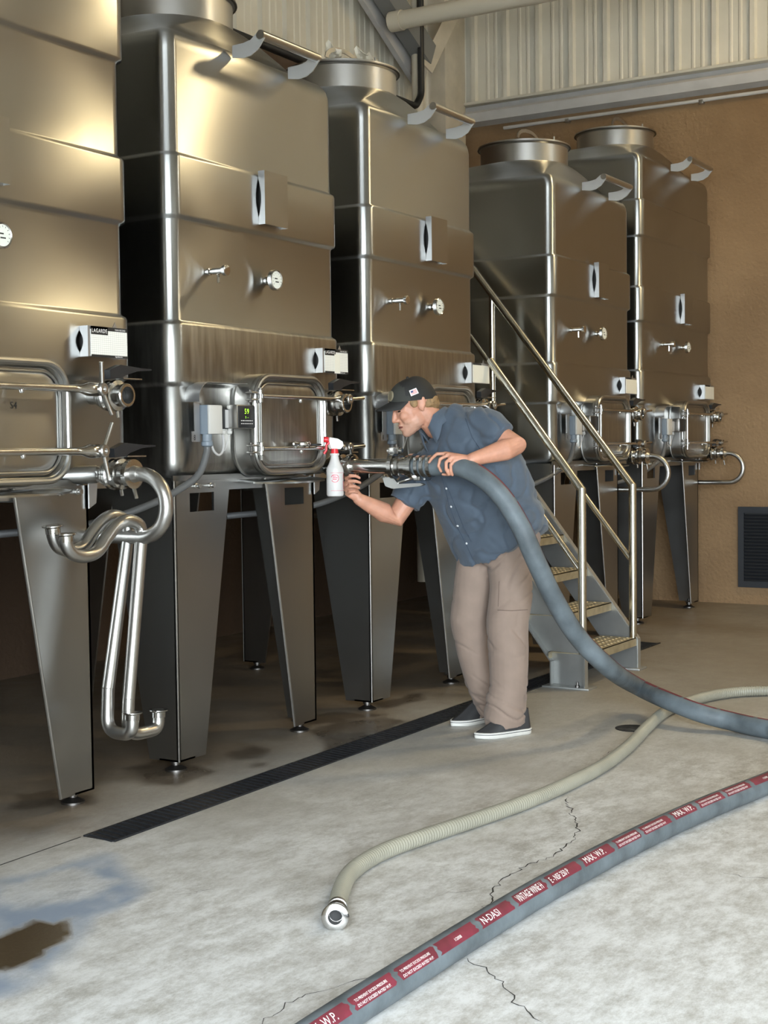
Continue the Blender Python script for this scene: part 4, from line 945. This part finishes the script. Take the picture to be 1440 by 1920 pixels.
# trunk under the clothes, arms, legs
yt = math.radians(45); TG = -rH*math.cos(yt)-fH*math.sin(yt); TL = ZV.cross(TG)
SP = [(D(932,1015,6.95), 0.19, 0.14), (D(915,955,6.93), 0.185, 0.13), (D(893,900,6.91), 0.20, 0.135), (D(872,850,6.89), 0.20, 0.13), (D(852,812,6.87), 0.15, 0.10)]
def trunk(mb, secs, seg=28, dip=None):
    rs = []
    for i, (c, a, b) in enumerate(secs):
        t = (secs[min(i+1, len(secs)-1)][0]-secs[max(i-1, 0)][0]).normalized()
        l = (TL-t*TL.dot(t)).normalized(); g = l.cross(t)*-1
        if g.dot(TG) < 0: g = -g
        ring = []
        for k in range(seg):
            w_ = 2*PI*k/seg; ca, sa = math.cos(w_), math.sin(w_)
            ca = math.copysign(abs(ca)**0.85, ca); sa = math.copysign(abs(sa)**0.85, sa)
            p = c+l*(a*ca)+g*(b*sa)
            if dip and i == 0: p = p-t*dip(ca, sa)
            ring.append(p)
        rs.append(ring)
    return mb.rings(rs)
trunk(mb, SP)
LSH, LEL, LWR = D(902, 797, 6.74), D(968, 837, 6.60), D(884, 862, 6.515)
RSH, REL, RWR = D(806, 872, 6.98), D(741, 972, 6.96), D(673, 936, 6.87)
chain(mb, [(LSH, 0.062), (LSH.lerp(LEL, .5), 0.055), (LEL, 0.052), (LEL.lerp(LWR, .25), 0.052), (LEL.lerp(LWR, .7), 0.038), (LWR, 0.031)], 18)
chain(mb, [(RSH, 0.062), (RSH.lerp(REL, .5), 0.055), (REL, 0.050), (REL.lerp(RWR, .3), 0.050), (REL.lerp(RWR, .75), 0.037), (RWR, 0.030)], 18)
NL = [D(955,1030,6.88), D(955,1170,6.80), D(955,1335,6.86)]; FL = [D(895,1035,7.02), D(880,1160,6.98), D(920,1318,7.12)]
for A in (NL, FL): chain(mb, [(A[0], 0.085), (A[1], 0.06), (A[2], 0.042)], 14)
# left hand draped over the hose
def fingers(mb, F, r0=0.0098):
    for pts in F: chain(mb, [(D(*p), r0*(1-0.09*i)) for i, p in enumerate(pts)], 10)
KL = [(835,851,6.545), (840,853,6.527), (847,857,6.512), (853,863,6.506)]
for p, r in zip(KL, (0.0125, 0.0125, 0.012, 0.0115)): chain(mb, [(LWR, 0.020), (D(*p), r)], 10)
chain(mb, [(D(875,862,6.515), 0.022), (D(852,858,6.53), 0.018)], 12)
fingers(mb, [[KL[0], (819,851,6.545), (809,860,6.53), (804.5,867,6.525)], [KL[1], (825,861,6.518), (822,874,6.512), (827,884,6.522)],
             [KL[2], (836,867,6.505), (836,880,6.508), (841,890,6.52)], [KL[3], (845,872,6.502), (845.5,883,6.506), (848.5,891,6.518)],
             [(872,868,6.535), (858,882,6.56), (843,890,6.575), (830,889.5,6.555)]])
# right hand closing on the clamp
KR = [(650,897,6.85), (647,907,6.845), (648,917,6.845), (651,926,6.85)]
for p in KR: chain(mb, [(RWR, 0.020), (D(*p), 0.0125)], 10)
chain(mb, [(RWR, 0.027), (D(660,916,6.86), 0.022)], 12)
fingers(mb, [[KR[0], (657,892,6.815), (667,892.5,6.805), (674,896,6.82)], [KR[1], (655,902,6.808), (666,902,6.80), (675,905,6.815)],
             [KR[2], (656,912,6.808), (666,912,6.80), (673,915,6.815)], [KR[3], (657,922,6.815), (665,921,6.808), (670,923,6.82)],
             [(663,925,6.875), (656,905,6.885), (660,893,6.87), (667,887,6.85)]], 0.0105)
body = blob('body', mb, SKIN, man, 0.004, 4)
lab(body, 'bare head, neck, forearms and hands')
# stubble / reddish skin tint
at = body.data.attributes.new('stubble', 'FLOAT', 'POINT'); off = man.location; vv = []
for v in body.data.vertices:
    q = v.co+off-HC; f, l, u_ = q.dot(HF), q.dot(HL), q.dot(HU)
    vv.append(max(0, min(1, (-0.052-u_)/0.02))*max(0, min(1, (f+0.01)/0.03)) if -0.14 < u_ and abs(l) < 0.1 else 0)
at.data.foreach_set('value', vv)
nt = SKIN.node_tree; ba = nt.nodes['Principled BSDF']; src = ba.inputs['Base Color'].links[0].from_socket
mx = nt.nodes.new('ShaderNodeMix'); mx.data_type = 'RGBA'; an = nt.nodes.new('ShaderNodeAttribute'); an.attribute_name = 'stubble'
ml = nt.nodes.new('ShaderNodeMath'); ml.operation = 'MULTIPLY'; ml.inputs[1].default_value = 0.32; nt.links.new(an.outputs['Fac'], ml.inputs[0])
nt.links.new(ml.outputs[0], mx.inputs['Factor']); nt.links.new(src, mx.inputs[6]); mx.inputs[7].default_value = (0.40, 0.31, 0.25, 1); nt.links.new(mx.outputs[2], ba.inputs['Base Color'])
# face details
EYE = M('eye_dark', (0.02, 0.015, 0.012), 0.3); LIP = M('mouth_dark', (0.16, 0.04, 0.035), 0.5)
for q in (-1, 1):
    obj('eye', ell(MB(), h(0.0795, q*0.033, -0.004), hax(0.0095, 0.011, 0.0048), 12), EYE, man)
    obj('eyebrow', chain(MB(), [(h(0.098, q*0.016, 0.015), 0.0035), (h(0.094, q*0.034, 0.019), 0.004), (h(0.078, q*0.05, 0.014), 0.003)], 8), HAIR, man)
obj('mouth', ell(MB(), h(0.0935, 0.004, -0.0805), hax(0.0125, 0.023, 0.0045), 12), LIP, man)
# hair below the cap
mb = MB(); ell(mb, h(-0.070, 0, -0.012), hax(0.062, 0.074, 0.048)); ell(mb, h(-0.088, 0, -0.030), hax(0.045, 0.058, 0.040))
for q in (-1, 1): ell(mb, h(0.008, q*0.073, 0.012), hax(0.022, 0.012, 0.026), 10)
blob('hair', mb, HAIR, man, 0.004, 3)
# cap
def cap_u(f): return 0.020+0.27*f
mb = MB(); rs = []; n = 40
for i in range(13):
    t = i/12; ring = []
    for k in range(n):
        a = 2*PI*k/n; f0 = -0.014+0.116*math.cos(a); l0 = 0.088*math.sin(a); u0 = cap_u(f0)
        ph = t*PI/2*0.985; sh = math.cos(ph)**0.75 if t < 1 else 0.0
        top = 0.126-0.10*((f0+0.03)**2)/0.0116*0.0
        ring.append(h(-0.014+(f0+0.014)*sh-0.012*t, l0*sh, u0+(0.128-u0)*math.sin(ph)))
    rs.append(ring)
cp = obj('cap', mb.rings(rs), CAPM, man, smooth=60)
md = cp.data; md.materials.append(CAPF)
for p in md.polygons:
    q = p.center+man.location-HC
    if q.dot(HF) > 0.028: p.material_index = 1
# brim
rs = []
for i in range(9):
    t = i/8; ring = []
    m = 17
    row = []
    for k in range(m):
        a = -1.15+2.3*k/(m-1); f0 = -0.014+0.118*math.cos(a); l0 = 0.090*math.sin(a)
        ext = 0.078*t*max(0, math.cos(a))**0.55
        row.append(h(f0+ext, l0*(1-0.10*t), cap_u(f0)+0.004-0.010*t-1.9*l0*l0*(0.35+t*0.9)))
    rs.append(row)
mb = MB()
for sgn, dz in ((1, 0.0), (-1, -0.0045)):
    o = len(mb.v); mb.v += [p+HU*dz for r in rs for p in r]
    for i in range(8):
        for k in range(16): a = o+i*17+k; mb.f.append((a, a+1, a+18, a+17) if sgn > 0 else (a, a+17, a+18, a+1))
for k in range(16): a, b = 8*17+k, 9*17+8*17+k; mb.f.append((a, a+1, b+1, b))
for i in range(8):
    for e_ in (0, 16): a, b = i*17+e_, 9*17+i*17+e_; mb.f.append((a, a+17, b+17, b))
obj('brim', mb, CAPM, cp, smooth=60)
obj('cap_button', MB().ball(h(-0.026, 0, 0.128), 0.008, 10), CAPM, cp)
# flag patch on the side, round emblem at the front
def cap_pt(f, u_):      # point on the left side of the cap
    a = max(-1, min(1, (f+0.014)/0.116)); l0 = 0.088*math.sqrt(1-a*a); u0 = cap_u(f); s_ = (u_-u0)/(0.128-u0); sh = max(0.0, 1-s_*s_)**0.375
    return h(-0.014+(f+0.014)*sh, l0*sh+0.0022, u_)
def cap_quad(f0, f1, u0, u1, k):
    mb = MB(); n = 4
    for j in range(n+1):
        for i in range(n+1): mb.v.append(cap_pt(f0+(f1-f0)*i/n, u0+(u1-u0)*j/n)+HL*k)
    for j in range(n):
        for i in range(n): a = j*(n+1)+i; mb.f.append((a, a+1, a+n+2, a+n+1))
    return mb
pt = obj('flag_patch', cap_quad(-0.028, 0.014, 0.046, 0.074, 0.001), M('patch_white', (0.75,0.70,0.70), 0.8), cp, smooth=0)
FR = M('flag_red', (0.55,0.14,0.13), 0.8)
for k in range(4): obj('flag_stripe', cap_quad(-0.023, 0.009, 0.051+0.005*k, 0.0535+0.005*k, 0.002), FR, pt, smooth=0)
obj('flag_field', cap_quad(-0.004, 0.009, 0.060, 0.069, 0.003), M('flag_blue', (0.05,0.07,0.18), 0.8), pt, smooth=0)
ec = h(0.088, 0.012, 0.078); en = (HF*0.86+HL*0.15+HU*0.42).normalized()
obj('cap_emblem', MB().lathe(ec, en, [(-0.008,0.026),(0.004,0.026),(0.005,0.023),(0.003,0.021)], 20), M('emblem_thread', (0.20,0.17,0.11), 0.7), cp)

# shirt
def sfold(p):
    q = p-SP[2][0]; a = q.dot(rH)*1.0; b = q.z
    n1 = noise.noise(Vector((a*9+b*5, b*9-a*3, q.dot(fH)*6)))
    n2 = noise.noise(Vector((a*26+b*16, b*22, q.dot(fH)*18+5)))
    n3 = abs(noise.noise(Vector((a*7-b*9, b*5+a*9, q.dot(fH)*4+11))))
    return 0.010*n1+0.0035*n2-0.010*max(0, 0.16-n3)/0.16
mb = MB()
SS = [(D(941,1020,6.95), 0.262, 0.195), (D(928,985,6.945), 0.265, 0.20), (D(911,945,6.93), 0.268, 0.205), (D(892,900,6.91), 0.272, 0.205), (D(874,855,6.89), 0.265, 0.19), (D(860,822,6.875), 0.235, 0.165), (D(849,800,6.87), 0.185, 0.13), (D(836,786,6.86), 0.115, 0.09), (D(829,780,6.86), 0.085, 0.075)]
trunk(mb, SS, 36, dip=lambda ca, sa: 0.055*max(0, sa)**2+0.045*max(0, -sa)**2-0.03*ca*ca)
flat(mb, [(LSH+TL*-0.06+ZV*0.0, 0.075), (LSH, 0.092), (D(920,803,6.70), 0.090), (D(936,818,6.655), 0.083), (D(943,823,6.645), 0.080)], 20)
flat(mb, [(RSH+TL*0.06, 0.08), (RSH, 0.090), (D(782,906,6.975), 0.088), (D(764,935,6.965), 0.088), (D(758,946,6.965), 0.086)], 20)
sh = blob('shirt', mb, SHIRT, man, 0.0085, 3, sfold)
lab(sh, 'slate blue short-sleeved button shirt, untucked')
# collar
def ringpt(c, ax, rr, a, tilt):     # around the neck axis
    l = (TL-ax*TL.dot(ax)).normalized(); g = l.cross(ax)*-1
    if g.dot(TG) < 0: g = -g
    return c+l*(rr*math.cos(a))+g*(rr*1.05*math.sin(a))+ax*tilt
nax = (h(-0.06, 0, -0.08)-NB).normalized(); nc = NB+nax*0.005
mb = MB(); rows = []
for i, (rr, tl) in enumerate(((0.083, -0.015), (0.082, 0.02), (0.080, 0.045), (0.086, 0.050), (0.098, 0.02), (0.108, -0.015))):
    row = []
    for k in range(25):
        a = math.radians(112+316*k/24); fr = max(0, math.sin(a)-0.5)
        row.append(ringpt(nc, nax, rr+0.03*fr*(i > 3), a, tl-0.07*fr-(0.05*fr if i > 3 else 0)))
    rows.append(row)
for r in rows: mb.v += r
for i in range(len(rows)-1):
    for k in range(24): a = i*25+k; mb.f.append((a, a+1, a+26, a+25))
co = obj('collar', mb, SHIRT, sh, smooth=70, fix=False); sd = co.modifiers.new('t', 'SOLIDIFY'); sd.thickness = 0.004
# placket, buttons, pocket: laid on the shirt surface by casting from the front
dg = bpy.context.evaluated_depsgraph_get(); dg.update()
from mathutils.bvhtree import BVHTree
bv = BVHTree.FromPolygons([v.co+man.location for v in sh.data.vertices], [tuple(p.vertices) for p in sh.data.polygons])
def on_shirt(px, py, lift=0.002):
    d = _ray(px, py).normalized(); q = bv.ray_cast(CAM_P, d)
    return (q[0]+q[1]*lift, q[1]) if q[0] is not None else (None, None)
WB = M('white_button', (0.75, 0.75, 0.75), 0.3)
for p in ((837,916),(846,950),(858,986),(875,1019),(796,898)):
    a, n = on_shirt(*p, 0.0)
    if a is not None: obj('button', MB().lathe(a, n, [(-0.002,0.0055),(0.002,0.0055),(0.003,0.004)], 10), WB, sh)
def seam(pts, r=0.0016, name='seam'):
    Q = []
    for a, b in zip(pts[:-1], pts[1:]):
        for k in range(8):
            q, n = on_shirt(a[0]+(b[0]-a[0])*k/8, a[1]+(b[1]-a[1])*k/8, 0.0008)
            if q is not None: Q.append(q)
    if len(Q) > 3: obj(name, MB().tube(Q, r, 6), M('seam_thread', (0.035, 0.050, 0.075), 0.85), sh)
seam([(822,872),(832,905),(842,945),(856,985),(874,1020),(890,1055)]); seam([(836,905),(852,945),(868,985),(886,1020)])
seam([(778,888),(790,902),(806,900),(816,886)]); seam([(873,785),(885,820),(900,842),(915,838)])

# trousers
def pfold(p):
    q = p-NL[1]; b = q.z; a = q.dot(rH); c = q.dot(fH)
    n1 = noise.noise(Vector((a*4+b*2, b*4, c*4+2)))
    low = max(0, min(1, (0.30-p.z)/0.18)); up = max(0, min(1, (p.z-0.52)/0.25)); kn = max(0, 1-abs(p.z-0.50)/0.16)
    m2 = noise.noise(Vector((a*5+c*3, b*19+a*9, c*5)))               # stacked folds above the shoe
    m3 = noise.noise(Vector(((a-b*0.9)*9, (b+a)*2.6, c*3+3)))        # diagonal pulls from the hip
    m4 = noise.noise(Vector((a*3, (b+a*0.5)*10, c*4+9)))             # creases at the knee
    def cr(m, k): return max(0, 1-abs(m)*k)
    return 0.009*n1+0.014*m2*low-0.013*cr(m2, 6)*low+(0.007*m3-0.009*cr(m3, 7))*up+(0.006*m4-0.008*cr(m4, 7))*kn
mb = MB()
flat(mb, [(D(952,1010,6.92), 0.11), (D(957,1045,6.89), 0.115), (D(958,1100,6.85), 0.107), (D(953,1165,6.81), 0.103), (D(953,1225,6.81), 0.096), (D(954,1285,6.82), 0.090), (D(950,1318,6.83), 0.094), (D(947,1340,6.84), 0.104), (D(948,1356,6.85), 0.103)], 22)
flat(mb, [(D(905,1015,7.0), 0.10), (D(894,1050,7.01), 0.108), (D(887,1095,7.0), 0.101), (D(879,1160,6.97), 0.089), (D(887,1220,7.01), 0.083), (D(902,1275,7.07), 0.080), (D(914,1305,7.10), 0.083), (D(922,1322,7.115), 0.084), (D(926,1338,7.12), 0.083)], 22)
trunk(mb, [(D(925,1062,6.95), 0.14, 0.12), (D(930,1045,6.95), 0.19, 0.15), (D(937,1015,6.95), 0.215, 0.165), (D(930,985,6.95), 0.21, 0.16)], 28)
pa = blob('trousers', mb, PANTS, man, 0.007, 3, pfold)
lab(pa, 'loose taupe cargo trousers bunched at the ankles')
bv = BVHTree.FromPolygons([v.co+man.location for v in pa.data.vertices], [tuple(p.vertices) for p in pa.data.polygons])
PSE = M('trouser_seam', (0.13, 0.092, 0.072), 0.9)
def pseam(pts, r=0.002):
    Q = []
    for a, b in zip(pts[:-1], pts[1:]):
        for k in range(8):
            q, n = on_shirt(a[0]+(b[0]-a[0])*k/8, a[1]+(b[1]-a[1])*k/8, 0.0005)
            if q is not None: Q.append(q)
    if len(Q) > 3: obj('seam', MB().tube(Q, r, 6), PSE, pa)
pseam([(933,1144),(960,1145),(993,1143)]); pseam([(936,1090),(934,1144)], 0.0015)
# shoes
def shoe(heel, toe, label):
    heel, toe = Vector((*heel, 0)), Vector((*toe, 0)); ax = (toe-heel); L_ = ax.length; ax.normalize(); sd_ = Vector((-ax.y, ax.x, 0))
    def outline(t):      # half width along the shoe
        return (0.036+0.016*math.sin(min(1, t*1.15)*PI*0.62)**2+0.004*t)*(1-max(0, (t-0.72)/0.28)**2.4*0.98)*(1-max(0, (0.10-t)/0.10)**2*0.75)
    ts = [0, 0.015, 0.05, 0.1, 0.2, 0.3, 0.45, 0.6, 0.72, 0.82, 0.9, 0.95, 0.985, 1.0]
    def ringz(z, grow, lift=0):
        a = [heel+ax*(t*(L_+2*grow)-grow)+sd_*(outline(t)+grow)+ZV*z for t in ts]; b = [heel+ax*(t*(L_+2*grow)-grow)-sd_*(outline(t)+grow)+ZV*z for t in reversed(ts)]
        return a+b
    so = obj('shoe', MB().rings([ringz(0.0, -0.003), ringz(0.004, 0.002), ringz(0.028, 0.004), ringz(0.030, 0.001)]), SOLE, man, smooth=50)
    lab(so, label)
    obj('sole_stripe', MB().rings([ringz(0.020, 0.0046), ringz(0.023, 0.0046)], cap=False), SHOE, so, smooth=50)
    rs = []
    for z, g in ((0.028, 0.0), (0.045, -0.002), (0.060, -0.010), (0.075, -0.02), (0.088, -0.03), (0.105, -0.036), (0.125, -0.038)):
        k = max(0.0, (z-0.03)/0.095); r = []
        for s_ in (1, -1):
            for t in (ts if s_ > 0 else list(reversed(ts))):
                te = t*(1-0.60*k**0.8)+0.04*k; r.append(heel+ax*(te*L_)+sd_*(s_*max(0.004, outline(min(1, t))*(1-0.42*k)+0.000))+ZV*z)
        rs.append(r)
    obj('upper', MB().rings(rs), SHOE, so, smooth=60)
shoe((6.205, 2.905), (5.955, 3.075), 'near charcoal slip-on shoe with white sole')
shoe((6.44, 3.205), (6.165, 3.315), 'far charcoal slip-on shoe with white sole')
